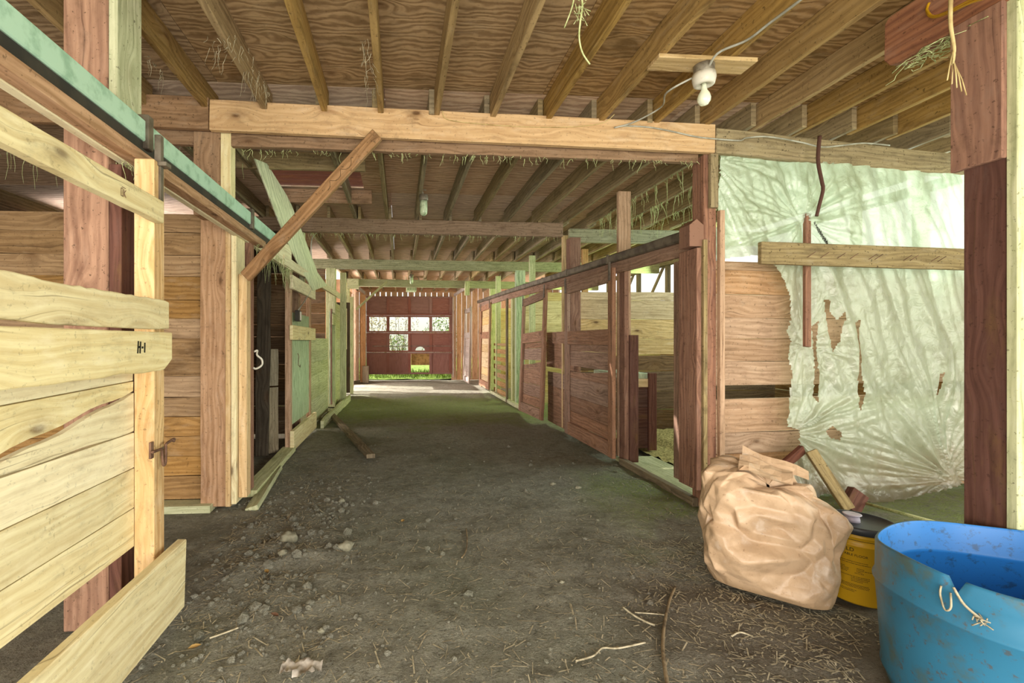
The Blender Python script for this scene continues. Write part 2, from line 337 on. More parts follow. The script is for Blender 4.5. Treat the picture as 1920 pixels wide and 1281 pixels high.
    def build(s, name, mat, parent=None, bevel=0.0, smooth=False, label=None):
        bm = s.bm; bmesh.ops.remove_doubles(bm, verts=bm.verts, dist=1e-6); bmesh.ops.recalc_face_normals(bm, faces=bm.faces)
        co = [v.co for v in bm.verts]; mn = [min(c[k] for c in co) for k in range(3)]; mx = [max(c[k] for c in co) for k in range(3)]
        if parent is not None: base = wpos(parent)
        else: base = Vector(((mn[0] + mx[0]) / 2, (mn[1] + mx[1]) / 2, mn[2]))
        for v in bm.verts: v.co -= base
        me = bpy.data.meshes.new(name); bm.to_mesh(me); bm.free()
        if smooth: me.polygons.foreach_set('use_smooth', [True] * len(me.polygons))
        me.materials.append(M[mat] if isinstance(mat, str) else mat)
        o = bpy.data.objects.new(name, me); COL.objects.link(o)
        if parent is not None: o.parent = parent
        else: o.location = base
        if bevel:
            m = o.modifiers.new('edge', 'BEVEL'); m.width = bevel; m.segments = 1; m.limit_method = 'ANGLE'; m.angle_limit = math.radians(55)
        if label: o['label'] = label
        return o
def wpos(o):
    p = Vector((0, 0, 0))
    while o is not None: p = p + o.location; o = o.parent
    return p
def thing(name, label, cat, loc=(0, 0, 0), group=None, kind=None):
    o = bpy.data.objects.new(name, None); COL.objects.link(o); o.location = loc; o.empty_display_size = .1
    return tag(o, label, cat, group, kind)
def tag(o, label=None, cat=None, group=None, kind=None):
    if label: o['label'] = label
    if cat: o['category'] = cat
    if group: o['group'] = group
    if kind: o['kind'] = kind
    return o
def one(name, mb, mat, label, cat, group=None, bevel=.003, kind=None, smooth=False):
    return tag(mb.build(name, mat, None, bevel, smooth), label, cat, group, kind)
def struct(name, mb, mat, label=None, parent=None, bevel=0):
    o = mb.build(name, mat, parent, bevel)
    if parent is None: tag(o, label, name.split('_')[0], None, 'structure')
    return o
ORD = ['leftmost', 'second', 'third', 'fourth', 'fifth', 'sixth', 'seventh', 'eighth', 'ninth', 'tenth', 'eleventh', 'twelfth', 'thirteenth', 'fourteenth', 'fifteenth', 'sixteenth', 'seventeenth', 'eighteenth', 'nineteenth', 'twentieth', 'twenty-first']
def ordl(k, side='left'): return (ORD[k] if k else side + 'most') + ('' if k == 0 else ' from the ' + side)

Y1, Y2, Y3, Y4, YB = 3.5, 6.55, 9.6, 12.65, 16.0
JZ, JD = 3.07, .19            # underside of the joists, their depth
CZ = JZ + JD                  # ceiling boards
XL, XR = -1.38, 2.42          # stall fronts
XE, XW = 5.7, -5.0            # outer walls

# ------------------------------------------------------------------ floor, ceiling, outer shell
def gz(x, y):
    z = noise.noise(Vector((x * .7, y * .7, 3))) * .03 + noise.noise(Vector((x * 2.6, y * 2.6, 9))) * .014
    z += noise.noise(Vector((x * 8, y * 8, 1))) * .007 + noise.noise(Vector((x * 19, y * 19, 5))) * .004
    z += .04 * math.exp(-((x + .75) ** 2 / .18 + (y - 3.0) ** 2 / .5)) * (1 + .8 * noise.noise(Vector((x * 6, y * 6, 2))))
    z -= .02 * math.exp(-((x - .45) ** 2 / .05)) * max(0, 1 - abs(y - 2.6) / 1.5)
    if x > XR or x < XL - .1: z *= .4
    return z - .012
def frange(lst):
    r = []
    for a, b, s in lst:
        n = max(1, round((b - a) / s)); r += [a + (b - a) * i / n for i in range(n)]
    return r + [lst[-1][1]]
xs = frange([(-6, -1.6, .3), (-1.6, 2.8, .028), (2.8, 6.5, .12)]); ys = frange([(-3, 1.2, .2), (1.2, 5, .028), (5, 9, .06), (9, 18, .14)])
g = MB(); gv = [[g._v((x, y, gz(x, y))) for x in xs] for y in ys]
for j in range(len(ys) - 1):
    for i in range(len(xs) - 1): g.bm.faces.new((gv[j][i], gv[j][i + 1], gv[j + 1][i + 1], gv[j + 1][i])).smooth = True
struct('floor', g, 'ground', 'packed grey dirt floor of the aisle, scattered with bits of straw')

c = MB(); c2 = MB()
hole = (-1.55, -.45, 4.78, 5.75)
def sheet(x0, x1, y0, y1):
    m = c if y1 < 3.9 else c2
    m.box(x0, x1, y0, y1, CZ, CZ + .016, long='x')
yy = -1.2
rows = []
y = -1.4
while y < YB: rows.append((y, min(y + 1.22, YB))); y += 1.22
for r, (ya, yb) in enumerate(rows):
    x = (XW if ya < 12.2 else -1.75) - (r % 2) * 1.22; x_lo = XW if ya < 12.2 else -1.75; xlim = 8.0 if ya < 4 else XE
    while x < xlim:
        xa, xb = max(x, x_lo), min(x + 2.44, xlim); x += 2.44
        if xb - xa < .05: continue
        # keep the hole open
        segs = [(xa, xb, ya, yb)]
        if xa < hole[1] and xb > hole[0] and ya < hole[3] and yb > hole[2]:
            segs = []
            if xa < hole[0]: segs.append((xa, hole[0], ya, yb))
            if xb > hole[1]: segs.append((hole[1], xb, ya, yb))
            mx0, mx1 = max(xa, hole[0]), min(xb, hole[1])
            if ya < hole[2]: segs.append((mx0, mx1, ya, hole[2]))
            if yb > hole[3]: segs.append((mx0, mx1, hole[3], yb))
        for q in segs: sheet(q[0] + .002, q[1] - .002, q[2] + .002, q[3] - .002)
struct('ceiling', c, 'ply', 'stained plywood sheets over the joists before the nearest cross beam')
struct('ceiling', c2, 'plyfar', 'pink-lit plywood sheets over the joists beyond the nearest cross beam')
r = MB()
for k in range(30):
    y0 = 2.0 + k * .30; r.box(-5.5, 4.5, y0, y0 + .27 - (.02 if k % 3 else .035), 4.3 + k * .01, 4.32 + k * .01)
struct('roof', r, 'reddark', 'dark roof boards seen through the hole in the ceiling')
one('roof_rafter', MB().board((-1.25, 3.6, 4.22), (-1.0, 8.9, 4.42), (0, 0, 1), .15, .04), 'red', 'purple-brown rafter crossing the hole in the ceiling', 'rafter')

def planks(m, a, b, z0, z1, nrm, w=.19, t=.03, gap=.004, rag=.004, skip=()):
    """horizontal boards stacked from z0 to z1 between plan points a and b"""
    a, b = Vector((*a, 0)), Vector((*b, 0)); z = z0; k = 0
    while z < z1 - .03:
        ww = min(w * random.uniform(.85, 1.15), z1 - z)
        if k not in skip:
            zc = z + ww / 2; j = random.uniform(-.004, .004); n = Vector((*nrm, 0)) * j
            m.board(a + Vector((0, 0, zc)) + n, b + Vector((0, 0, zc)) + n, (0, 0, 1), ww - gap, t, rag)
        z += ww; k += 1
    return m
def vplanks(m, a, b, z0, z1, w=.2, t=.025, gap=.01):
    a, b = Vector((*a, 0)), Vector((*b, 0)); L = (b - a).length; d = (b - a) / L; s = 0
    while s < L - .03:
        ww = min(w * random.uniform(.85, 1.15), L - s); c = a + d * (s + ww / 2)
        m.board(c + Vector((0, 0, z0)), c + Vector((0, 0, z1)), d, ww - gap * random.uniform(.6, 1.6), t); s += ww
    return m
m = MB(); planks(m, (XE, 3.75), (XE, YB), 0, 2.2, (-1, 0), .2)
struct('wall_right', m, 'stall', 'horizontal outer boards behind the right-hand stalls')
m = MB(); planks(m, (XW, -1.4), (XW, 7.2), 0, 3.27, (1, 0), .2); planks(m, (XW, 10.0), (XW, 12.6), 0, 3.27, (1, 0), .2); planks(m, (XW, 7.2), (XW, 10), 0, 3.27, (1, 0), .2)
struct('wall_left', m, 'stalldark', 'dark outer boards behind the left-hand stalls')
m = MB()
vplanks(m, (XW, YB + .05), (-1.17, YB + .07), 0, 3.5, .2, .025, .008)
vplanks(m, (1.80, YB + .07), (XE, YB + .05), 0, 3.5, .2, .025, .012)
vplanks(m, (-1.24, YB + .08), (1.98, YB + .08), 2.88, 3.5, .2, .025, .03)
struct('wall_back', m, 'orange', 'vertical planks of the far end wall with daylight in the gaps')

# ------------------------------------------------------------------ joists
def joists(bay, y0, y1, ks, dx, mat, where, gname, tz=JZ, skip=()):
    n = 0
    for k in ks:
        x = -.19 + .43 * k + dx
        if k in skip: continue
        ya, yb = y0 + random.uniform(-.05, .05), y1 + random.uniform(.05, .22)
        one('ceiling_joist', MB().board((x, ya, tz + JD / 2 + random.uniform(-.004, .004)), (x + random.uniform(-.012, .012), yb, tz + JD / 2), (0, 0, 1), JD - .004, .042, .004), mat,
            'ceiling joist, ' + ordl(n) + ', ' + where, 'joist', gname); n += 1
joists(0, -1.0, Y1, range(-5, 15), .05, 'joist', 'before the nearest cross beam', 'joists of the nearest bay')
joists(1, Y1, Y2, range(-5, 14), 0, 'joistfar', 'between the nearest and the second cross beam', 'joists of the second bay', skip=(-2,))
joists(2, Y2, Y3, range(-4, 12), .05, 'joistfar', 'between the second and the third cross beam', 'joists of the third bay')
joists(3, Y3, Y4, range(-3, 11), 0, 'joistfar', 'between the third and the fourth cross beam', 'joists of the fourth bay')
joists(4, Y4, YB - .3, range(-3, 8), .05, 'joistfar', 'beyond the fourth cross beam', 'joists of the farthest bay')
# framing round the hole
one('hole_trimmer', MB().box(-1.62, -.35, 4.66, 4.70, JZ, JZ + .17), 'joistfar', 'short trimmer board along the near edge of the ceiling hole', 'trimmer')
one('hole_trimmer', MB().box(-1.62, -.35, 5.77, 5.81, JZ, JZ + .17), 'beamred', 'short trimmer board along the far edge of the ceiling hole', 'trimmer')

# ------------------------------------------------------------------ cross beams
def beam(pts_uv, y, depth, th, mat, label, y2=None, dz=0, n='cross_beam'):
    (u0, v0), (u1, v1) = pts_uv; a = P(u0, v0, y=y); b = P(u1, v1, y=y2 or y)
    a.z -= depth / 2 - dz; b.z -= depth / 2 - dz; a.y += th / 2; b.y += th / 2
    return one(n, MB().board(a, b, (0, 0, 1), depth, th, .004), mat, label, 'beam', bevel=.005)
a = P(394, 180, y=Y1); b = P(1337, 236, y=Y1)
BZ = JZ - .01
one('cross_beam', MB().board((-1.40, Y1, 3.02), (2.50, Y1, 2.965), (0, 0, 1), .225, .045, .004), 'beam', 'long tan cross beam nearest the camera, spanning the aisle', 'beam', bevel=.004)
one('cross_beam', MB().board((-4.9, Y1 - .005, 3.07), (-1.405, Y1 - .005, 3.03), (0, 0, 1), .235, .045, .004), 'beamred', 'dull brown cross beam left of the tan one, butted to its end', 'beam', bevel=.004)
one('ledger_board', MB().board((-1.9, Y1 + .09, 2.93), (2.42, Y1 + .09, 2.90), (0, 0, 1), .19, .045, .006), 'beamred', 'reddish ledger board fixed behind the tan cross beam, hung with hay', 'board')
one('cross_beam', MB().board((2.505, Y1, 2.95), (5.6, Y1 + .38, 2.93), (0, 0, 1), .20, .045, .004), 'beamgrey', 'grey dusty cross beam above the plastic sheet on the right', 'beam', bevel=.004)
one('cross_beam', MB().board((-4.8, Y2, 3.0), (2.36, Y2, 2.97), (0, 0, 1), .20, .09, .004), 'beamred', 'brown cross beam second from the camera, behind the hanging jar lamp', 'beam', bevel=.004)
one('cross_beam', MB().board((2.5, Y2 + .1, 2.92), (5.6, Y2 + .1, 2.92), (0, 0, 1), .2, .06, .004), 'beamgreenlit', 'green-lit beam over the right-hand stalls beside the second aisle post', 'beam')
one('cross_beam', MB().board((-4.8, Y3, 2.96), (5.6, Y3, 2.93), (0, 0, 1), .20, .09, .004), 'beamgreenlit', 'greenish cross beam third from the camera', 'beam', bevel=.004)
one('cross_beam', MB().board((-1.6, Y4, 2.96), (5.6, Y4, 2.90), (0, 0, 1), .20, .09, .004), 'beamgreenlit', 'greenish cross beam fourth from the camera, nearest the far brown door', 'beam', bevel=.004)
one('header_beam', MB().box(-1.5, 2.3, YB - .08, YB - .02, 3.06, 3.30), 'orange', 'orange-brown header plank over the far brown door', 'beam')
one('beam_block', MB().box(-1.42, -1.12, Y4 - .14, Y4 - .05, 2.78, 3.05), 'green', 'pale green packing block at the left end of the fourth cross beam', 'block')
one('beam_block', MB().box(1.78, 1.9, Y4 - .2, Y4 - .05, 2.62, 3.0), 'green', 'pale green packing block near the right end of the fourth cross beam', 'block')

# ------------------------------------------------------------------ far overhead door and what is outside
D = thing('door_1', 'brown overhead door at the far end with four open panes', 'door', (.34, YB, .2), kind='structure')
dx0, dx1, dz = -1.16, 1.82, [.21, .98, 1.66, 2.26, 2.93]
cw = (dx1 - dx0) / 4
for rr, (z0, z1) in enumerate(zip(dz[:-1], dz[1:])):
    fr = MB(); pn = MB(); Y = YB
    fr.box(dx0, dx1, Y, Y + .05, z0, z0 + .055, long='x'); fr.box(dx0, dx1, Y, Y + .05, z1 - .055, z1 - .006, long='x')
    for k in range(5):
        xc = dx0 + k * cw; w2 = .05 if 0 < k < 4 else .1
        xa = min(max(xc - w2, dx0), dx1 - .1) if k != 0 else dx0
        fr.box(xa, xa + .1, Y, Y + .05, z0 + .055, z1 - .055, long='z')
    fr.build('section_frame', 'brownpaint', D, .003)
    for k in range(4):
        if rr == 2 or (rr == 1 and k == 1): continue
        xa, xb = dx0 + k * cw + .05, dx0 + (k + 1) * cw - .05
        if rr == 0 and k == 2:
            q = [(xa, Y + .02, z0 + .27), (xb, Y + .02, z0 + .27), (xb, Y + .02, z1 - .05), (xb - .1, Y + .02, z1 - .10)]
            q = [(xa, Y + .02, z0 + .05), (xa, Y + .02, z0 + .06), (xb, Y + .02, z0 + .06), (xb, Y + .02, z0 + .05)]
            pn.prism(q, (0, .012, 0)); continue
        if rr == 1 and k == 2:
            q = [(xa, Y + .02, z0 + .05)] + [(xa + .2 + .02 * math.sin(i * 2.1), Y + .02, z0 + .05) for i in (0,)] + [((xa + xb) / 2 + .17 * math.cos(math.pi * (1 - i / 6)), Y + .02, z0 + .06 + .13 * math.sin(math.pi * i / 6)) for i in range(7)] + [(xb, Y + .02, z0 + .05), (xb, Y + .02, z1 - .05), (xa, Y + .02, z1 - .05)]
            pn.prism(q, (0, .012, 0)); continue
        pn.box(xa - .01, xb + .01, Y + .02, Y + .032, z0 + .045, z1 - .045)
    if pn.bm.verts: pn.build('panel', 'brownpaint', D)
MB().box(dx0 + .2, dx1 - .05, YB - .02, YB - .008, 1.18, 1.20).build('lock_bar', 'steel', D)
for s, x in ((0, dx0 - .05), (1, dx1 + .02)):
    MB().box(x, x + .035, YB - .05, YB + .01, .1, 2.9).build('guide_rail', 'mauve', D)
m = MB()
bx0 = dx0 + 2 * cw
one('feed_trough', MB().box(bx0 + .06, bx0 + .72, YB + .12, YB + .3, .52, .92, long='x'), 'ochre', 'ochre box seen through the broken lower panel of the far door', 'box')
# outside: verge, bushes, trees
g2 = MB()
gx = [-9 + i * .25 for i in range(81)]; gy = [YB + .25 + j * .3 for j in range(30)]
vv = [[g2._v((x, y, .02 + (y - YB) * .05 + .05 * noise.noise(Vector((x * 2, y * 2, 0))))) for x in gx] for y in gy]
for j in range(len(gy) - 1):
    for i in range(len(gx) - 1): g2.bm.faces.new((vv[j][i], vv[j][i + 1], vv[j + 1][i + 1], vv[j + 1][i])).smooth = True
for k in range(2600):
    x, y = random.uniform(-2.5, 3.5), random.uniform(YB + .3, YB + 2.4); z = .02 + (y - YB) * .05; h = random.uniform(.08, .22); a = random.uniform(0, 6.3); d = Vector((math.cos(a), math.sin(a), 0)) * .012; t = Vector((random.uniform(-.06, .06), random.uniform(-.06, .06), h))
    g2.quad([Vector((x, y, z)) - d, Vector((x, y, z)) + d, Vector((x, y, z)) + t])
tag(g2.build('grass', 'grass'), 'green grass verge outside the far door', 'grass', None, 'stuff')
def bush(x, y, h, r, mat, label, n=900, seed=1):
    random.seed(seed); t = thing('bush', label, 'bush', (x, y, .1), 'bushes outside the far door')
    st = MB()
    for k in range(9):
        a = random.uniform(0, 6.3); q = Vector((x, y, .05)); pts = [q]
        for i in range(6): q = q + Vector((math.cos(a) * r * .13 + random.uniform(-.06, .06), math.sin(a) * r * .1 + random.uniform(-.05, .05), h / 6.5)); pts.append(q.copy())
        st.tube(pts, .018, 5, .004)
    st.build('branch', 'bark', t)
    lf = MB()
    for k in range(n):
        a = random.uniform(0, 6.3); b = random.uniform(-1, 1); rr = r * (random.random() ** .4)
        p = Vector((x + rr * math.cos(a) * math.sqrt(1 - b * b), y + rr * .8 * math.sin(a) * math.sqrt(1 - b * b), .15 + h * .55 + h * .5 * b * random.random() ** .3))
        s = random.uniform(.025, .055); d1 = Vector((random.gauss(0, 1), random.gauss(0, 1), random.gauss(0, 1))).normalized(); d2 = d1.orthogonal().normalized()
        lf.quad([p - d1 * s, p + d2 * s * .5, p + d1 * s, p - d2 * s * .5])
    lf.build('foliage', mat, t)
bush(-1.0, YB + 1.6, 2.6, .75, 'leafb', 'pale leafy bush outside, behind the leftmost pane of the far door', 1100, 11)
bush(.0, YB + 2.3, 2.9, .85, 'leafb', 'thin pale bush outside, behind the second and third panes of the far door', 700, 12)
bush(1.6, YB + 1.7, 2.3, .8, 'leafa', 'green leafy bush outside, behind the rightmost pane of the far door', 1300, 13)
bush(-.1, YB + 1.4, 1.5, .5, 'leafa', 'low bush outside, behind the missing panel of the far door', 500, 14)
random.seed(21)

# ------------------------------------------------------------------ left: near sliding door
t = thing('sliding_door', 'pale pine sliding stall door nearest the camera on the left', 'door', (-1.17, 1.2, .05))
m = MB(); zz = [.40, .58, .765, .93]
for z0, z1 in zip(zz[:-1], zz[1:]): m.box(-1.255, -1.228, .35, 2.215, z0 + .002, z1 - .002)
yy = [.35 + i * .0745 for i in range(26)]
low = [.935 + .003 * math.sin(i) for i in range(26)]
up = [.94 + .17 * max(0, (y - 1.25) / .95) ** 1.25 + .006 * math.sin(y * 17) for y in yy]
m.prism([(-1.255, y, z) for y, z in zip(yy, low)] + [(-1.255, y, z) for y, z in zip(yy[::-1], up[::-1])], (.027, 0, 0))
m.prism([(-1.258, y, z + .008 + .022 * math.sin(max(0, min(1, (y - 1.2) / 1.0)) * math.pi)) for y, z in zip(yy, up)] + [(-1.258, 2.215, 1.165), (-1.258, .35, 1.12)], (.027, 0, 0))
m.prism([(-1.26, .35, 1.124), (-1.26, 2.215, 1.169), (-1.26, 2.215, 1.25), (-1.26, .35, 1.25)], (.027, 0, 0))
m.build('plank_panel', 'pine', t, .002)
MB().box(-1.23, -1.14, 2.215, 2.31, .10, 2.20).build('stile', 'pinefresh', t, .004)
MB().box(-1.23, -1.14, .25, .35, .10, 2.20).build('stile', 'pinefresh', t, .004)
def ragged(x, y0, y1, zlo, zhi, n=40, lo=None, hi=None):
    ys_ = [y0 + (y1 - y0) * i / n for i in range(n + 1)]
    return [(x, q, zlo + (lo(q) if lo else 0)) for q in ys_] + [(x, q, zhi + (hi(q) if hi else 0)) for q in ys_[::-1]]
nz = lambda q, f, s: noise.noise(Vector((q * f, s, 0)))
MB().prism(ragged(-1.14, .25, 2.215, 1.90, 2.0, 30, lambda q: nz(q, 9, 1) * .004, lambda q: nz(q, 9, 2) * .002), (.045, 0, 0)).build('top_rail', 'pine', t, .003)
MB().prism(ragged(-1.14, .25, 2.27, 1.405, 1.535, 60, lambda q: .012 * max(0, math.sin((q - .9) * 5)) + nz(q, 20, 3) * .002, lambda q: nz(q, 4, 4) * .014 + nz(q, 25, 7) * .006 + .006), (.042, 0, 0)).build('middle_rail', 'pine', t, .004)
MB().prism(ragged(-1.14, .25, 2.30, 1.215, 1.393, 60, lambda q: nz(q, 5, 5) * .01 + (.05 * max(0, (q - 2.22) / .08)), lambda q: -.0 + nz(q, 20, 6) * .001), (.042, 0, 0)).build('middle_rail', 'pine', t, .004)
m = MB(); m.board((-1.085, .25, .205), (-1.085, 2.36, .20), (.03, 0, 1), .335, .045, .003); m.build('bottom_rail', 'pine', t, .004)
# stencilled marks "H-1" on the lower middle board, small stamp on the top rail
def strokes(parent, name, x, o, segs, wd, mat='ink'):
    m = MB()
    for (y0, z0, y1, z1) in segs:
        m.board((x, o[0] + y0, o[1] + z0), (x, o[0] + y1, o[1] + z1), (0, z1 - z0, -(y1 - y0)) if abs(z1 - z0) + abs(y1 - y0) else (0, 1, 0), wd, .0016)
    return m.build(name, mat, parent)
strokes(t, 'pencil_mark', -1.0975, (2.005, 1.30), [(0, 0, .005, .052), (.017, .0, .022, .05), (.006, .026, .018, .027), (.030, .024, .042, .025), (.052, .002, .054, .045)], .009)
strokes(t, 'pencil_mark', -1.0945, (1.885, 1.925), [(0, 0, 0, .03), (0, .03, .012, .03), (.012, .03, .012, 0), (0, .0, .012, 0), (.02, 0, .02, .03), (.02, .015, .032, .03), (.02, .015, .032, 0), (.006, .036, .03, .036)], .0025, 'rust')
h = MB()
px = P(288, 845, x=-1.125)
h.box(-1.14, -1.13, px.y - .012, px.y + .012, px.z - .035, px.z + .04, long='z')
lp = h.build('latch_plate', 'rust', t)
b0 = Vector((-1.115, px.y, px.z)); 
L = MB(); L.ctube([b0 + Vector((0, -.03, .0)), b0 + Vector((.004, .015, .0)), b0 + Vector((.006, .04, -.004)), b0 + Vector((.006, .046, -.045)), b0 + Vector((.006, .054, -.078)), b0 + Vector((.006, .070, -.08)), b0 + Vector((.006, .076, -.06)), b0 + Vector((.006, .076, .0)), b0 + Vector((.006, .085, .014)), b0 + Vector((.004, .16, .02)), b0 + Vector((.004, .155, .008))], .0065, 8)
L.build('latch_bolt', 'rust', lp)
L = MB(); L.tube([(-1.13 + .0, px.y + .10 + .022 * math.cos(a), px.z - .03 + .022 * math.sin(a)) for a in [i * .45 for i in range(15)]], .005, 6); L.build('staple_ring', 'steel', t)
m = MB(); q = P(262, 320, x=-1.15)
m.box(-1.16, -1.13, 2.255, 2.285, 2.0, 2.33); m.box(-1.19, -1.10, 2.245, 2.295, 2.18, 2.2); m.build('track_hanger', 'steel', t, .002)
# track above
t = thing('door_track', 'aqua metal sliding-door track on a pale board, upper left', 'track', (-1.3, 2.5, 2.2))
MB().box(-1.34, -1.295, .5, 5.6, 2.20, 2.475).build('backing_board', 'pine', t, .003)
MB().box(-1.295, -1.25, .5, 4.9, 2.335, 2.44).build('track_cover', 'gal', t, .006)
MB().box(-1.295, -1.262, .5, 4.9, 2.285, 2.335).build('track_channel', 'black', t)
m = MB(); m.box(-1.295, -1.225, .5, 4.3, 2.205, 2.262); m.build('lower_board', 'orange', t, .003)
for yb in (2.35, 3.95): MB().box(-1.30, -1.235, yb, yb + .05, 2.30, 2.47).build('track_bracket', 'steel', t, .004)
# big post behind the door, boards beside it
one('timber_post', MB().box(-1.56, -1.36, 2.24, 2.40, 0, CZ), 'post', 'broad reddish timber post behind the near left sliding door', 'post', bevel=.006)
one('post_board', MB().box(-1.345, -1.305, 2.22, 2.42, 2.48, CZ), 'green', 'pale green-yellow board at the upper side of the broad reddish post', 'board')
one('post_board', MB().box(-1.355, -1.30, 2.24, 2.36, .0, 2.18), 'reddark', 'dark red board on the aisle side of the broad reddish post', 'board')
# partition
m = MB(); planks(m, (-4.9, 3.93), (-1.62, 3.93), .05, 2.40, (0, -1), .175, .03, .004, .005)
one('stall_partition', m, 'stall', 'partition of horizontal planks between the left stalls, left of the board-clad jamb', 'partition', bevel=0)
one('partition_stud', MB().box(-2.52, -2.44, 3.86, 3.915, 2.0, 3.05), 'grey', 'short stud above the left partition, left of the broad reddish post', 'stud')
one('ground_sill', MB().box(-2.6, -1.5, 3.74, 3.90, -.01, .05), 'green', 'green-lit weathered sill board at the foot of the left partition', 'board')
# left post under the beam and its jamb boards
one('timber_post', MB().box(-1.545, -1.35, 3.55, 3.72, 2.3, 2.93), 'beamred', 'post end under the near cross beam, left of the diagonal brace', 'post', bevel=.005)
one('post_board', MB().box(-1.35, -1.275, 3.56, 3.66, 2.28, 2.93), 'pine', 'pale strip on the right side of the left post end under the near beam', 'board')
one('jamb_board', MB().board((-1.50, 3.815, .02), (-1.50, 3.815, 2.35), (1, 0, 0), .195, .03, .007), 'orange', 'wide knotty board facing the camera on the left stall jamb', 'board')
one('jamb_board', MB().box(-1.40, -1.36, 3.79, 3.86, .02, 2.36), 'pinefresh', 'narrow tan strip right of the wide knotty jamb board', 'board')
one('jamb_post', MB().box(-1.355, -1.315, 3.79, 4.0, .04, 2.37), 'pine', 'tall pale jamb board with its edge to the camera, left stall', 'board')
one('jamb_post', MB().box(-1.31, -1.245, 3.83, 3.93, .08, 1.90), 'pinefresh', 'shorter tan jamb piece ending under the foot of the diagonal brace', 'board')
jp = one('jamb_post', MB().box(-1.34, -1.29, 4.05, 4.16, .06, 2.25), 'red', 'rounded-top reddish jamb board at the edge of the left stall opening', 'board')
L = MB(); k0 = Vector((-1.275, 4.12, 1.17)); L.ctube([k0 + Vector((0, 0, .09)), k0 + Vector((.02, .02, .10)), k0 + Vector((.015, .03, .06)), k0 + Vector((.05, .05, .02)), k0 + Vector((.05, .05, -.03)), k0 + Vector((.01, .02, -.06)), k0 + Vector((-.01, 0, -.05))], .009, 8)
L.build('pull_handle', 'white', jp, label='white bent pull handle')
# brace
a, b = Vector((-1.215, 3.72, 1.86)), Vector((-.165, 3.40, 2.875))
t = thing('diagonal_brace', 'diagonal timber brace from left jamb up to near cross beam', 'brace', (-1.2, 3.7, 1.8))
MB().board(a, b, (0, -.3, 0), .05, .095, .003).build('brace_timber', 'beamred', t, .004)
d = (b - a).normalized(); side = Vector((0, -1, 0)); side = (side - d * side.dot(d)).normalized(); upn = side.cross(d)
if upn.z < 0: upn = -upn
L = MB(); pts = []
for i in range(46):
    s_ = .52 + i * .0165; q = .02 * math.sin(i * .9) ; pts.append(a + d * (s_ + .012 * math.cos(i * .9)) + side * .0262 + upn * q)
L.tube(pts[26:], .0016, 4); L.build('pencil_scribble', 'ink', t)
# stall opening beyond: leaning plank, broken boards, back boards
t_l = MB().board((-1.60, 5.45, .02), (-1.62, 5.62, 2.25), (1, .15, 0), .15, .04, .012)
m = MB(); planks(m, (-4.98, 6.62), (-1.62, 6.62), 2.31, 3.07, (0, -1), .2, .03, .004, .005)  # added boards that keep the left fill lamps out of view
m2 = MB(); planks(m2, (-4.98, 9.68), (-1.55, 9.68), .05, 3.07, (0, -1), .2, .03)  # added wall, blocks lamp light so the opening stays dark
one('stall_partition', m2, 'stalldark', 'dark partition added to darken the opening above the low left plank wall', 'partition', bevel=0)  # added light blocker, not one of the stall partitions
one('lamp_screen_boards', m, 'dark', 'dark boards added above the left plank partition, screening the fill lamps', 'partition', bevel=0)
one('leaning_plank', t_l, 'dark', 'blackened plank standing upright inside the left stall opening', 'plank')
m = MB(); m.board((-1.52, 5.60, .02), (-1.53, 5.62, .80), (.6, .8, 0), .16, .035, .012); m.board((-1.515, 5.60, .82), (-1.52, 5.62, 1.26), (.6, .8, 0), .13, .035, .014)
one('broken_board', m, 'grey', 'broken grey board with a notch beside the blackened plank', 'board')
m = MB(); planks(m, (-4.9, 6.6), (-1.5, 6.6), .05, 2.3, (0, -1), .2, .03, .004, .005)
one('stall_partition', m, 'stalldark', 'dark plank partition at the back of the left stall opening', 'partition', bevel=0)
one('ground_sill', MB().board((-1.32, 4.1, .02), (-1.36, 5.75, .03), (1, 0, 0), .15, .06, .008), 'green', 'greenish sill timber along the left stall opening', 'board')
one('ground_sill', MB().board((-1.18, 3.75, .01), (-1.28, 4.9, .02), (1, 0, .3), .10, .04, .01), 'green', 'tilted greenish board lying beside the left sill timber', 'board')
# second left door
t = thing('stall_door', 'left stall door with green plywood lower panel', 'door', (-1.35, 6.6, .05))
MB().box(-1.40, -1.335, 5.70, 5.80, .05, 2.32).build('stile', 'orange', t, .004)
MB().box(-1.40, -1.345, 6.98, 7.08, .1, 2.14).build('stile', 'orange', t, .004)
for z0, z1 in ((1.99, 2.16), (1.37, 1.55)): MB().box(-1.335, -1.295, 5.66, 7.16, z0, z1).build('cross_rail', 'pine', t, .004)
MB().box(-1.335, -1.285, 5.68, 7.2, .02, .26).build('bottom_rail', 'pine', t, .004)
MB().box(-1.375, -1.36, 5.80, 7.1, .30, 1.72).build('plywood_panel', 'greenply', t)
m = MB(); m.tube([(-1.29, 5.9, 1.2), (-1.28, 5.92, 1.16), (-1.285, 5.92, 1.05), (-1.28, 6.0, 1.02), (-1.285, 6.02, 1.05)], .004, 5); m.build('wire_hook', 'rust', t)
one('rail_board', MB().board((-1.30, 5.2, 2.26), (-1.32, 11.2, 2.36), (0, 0, 1), .11, .04, .006), 'pine', 'long pale rail board running above the second left stall door', 'rail')
# hanging plywood
poly = [(478, 297), (501, 306), (538, 366), (547, 385), (570, 445), (594, 510), (612, 535), (585, 545), (560, 500), (545, 470), (520, 410), (498, 350)]
pp = []
for (u_, v_) in poly:
    q = P(u_, v_, x=-1.30); pp.append(Vector((-1.30 - .02 * (q.z - 2.3), q.y, q.z)))
one('hanging_plywood', MB().prism(pp, (.016, 0, 0), (0, -.8, .6)), 'hangply', 'pale broken plywood sheet hanging from the hole in the ceiling', 'plywood')
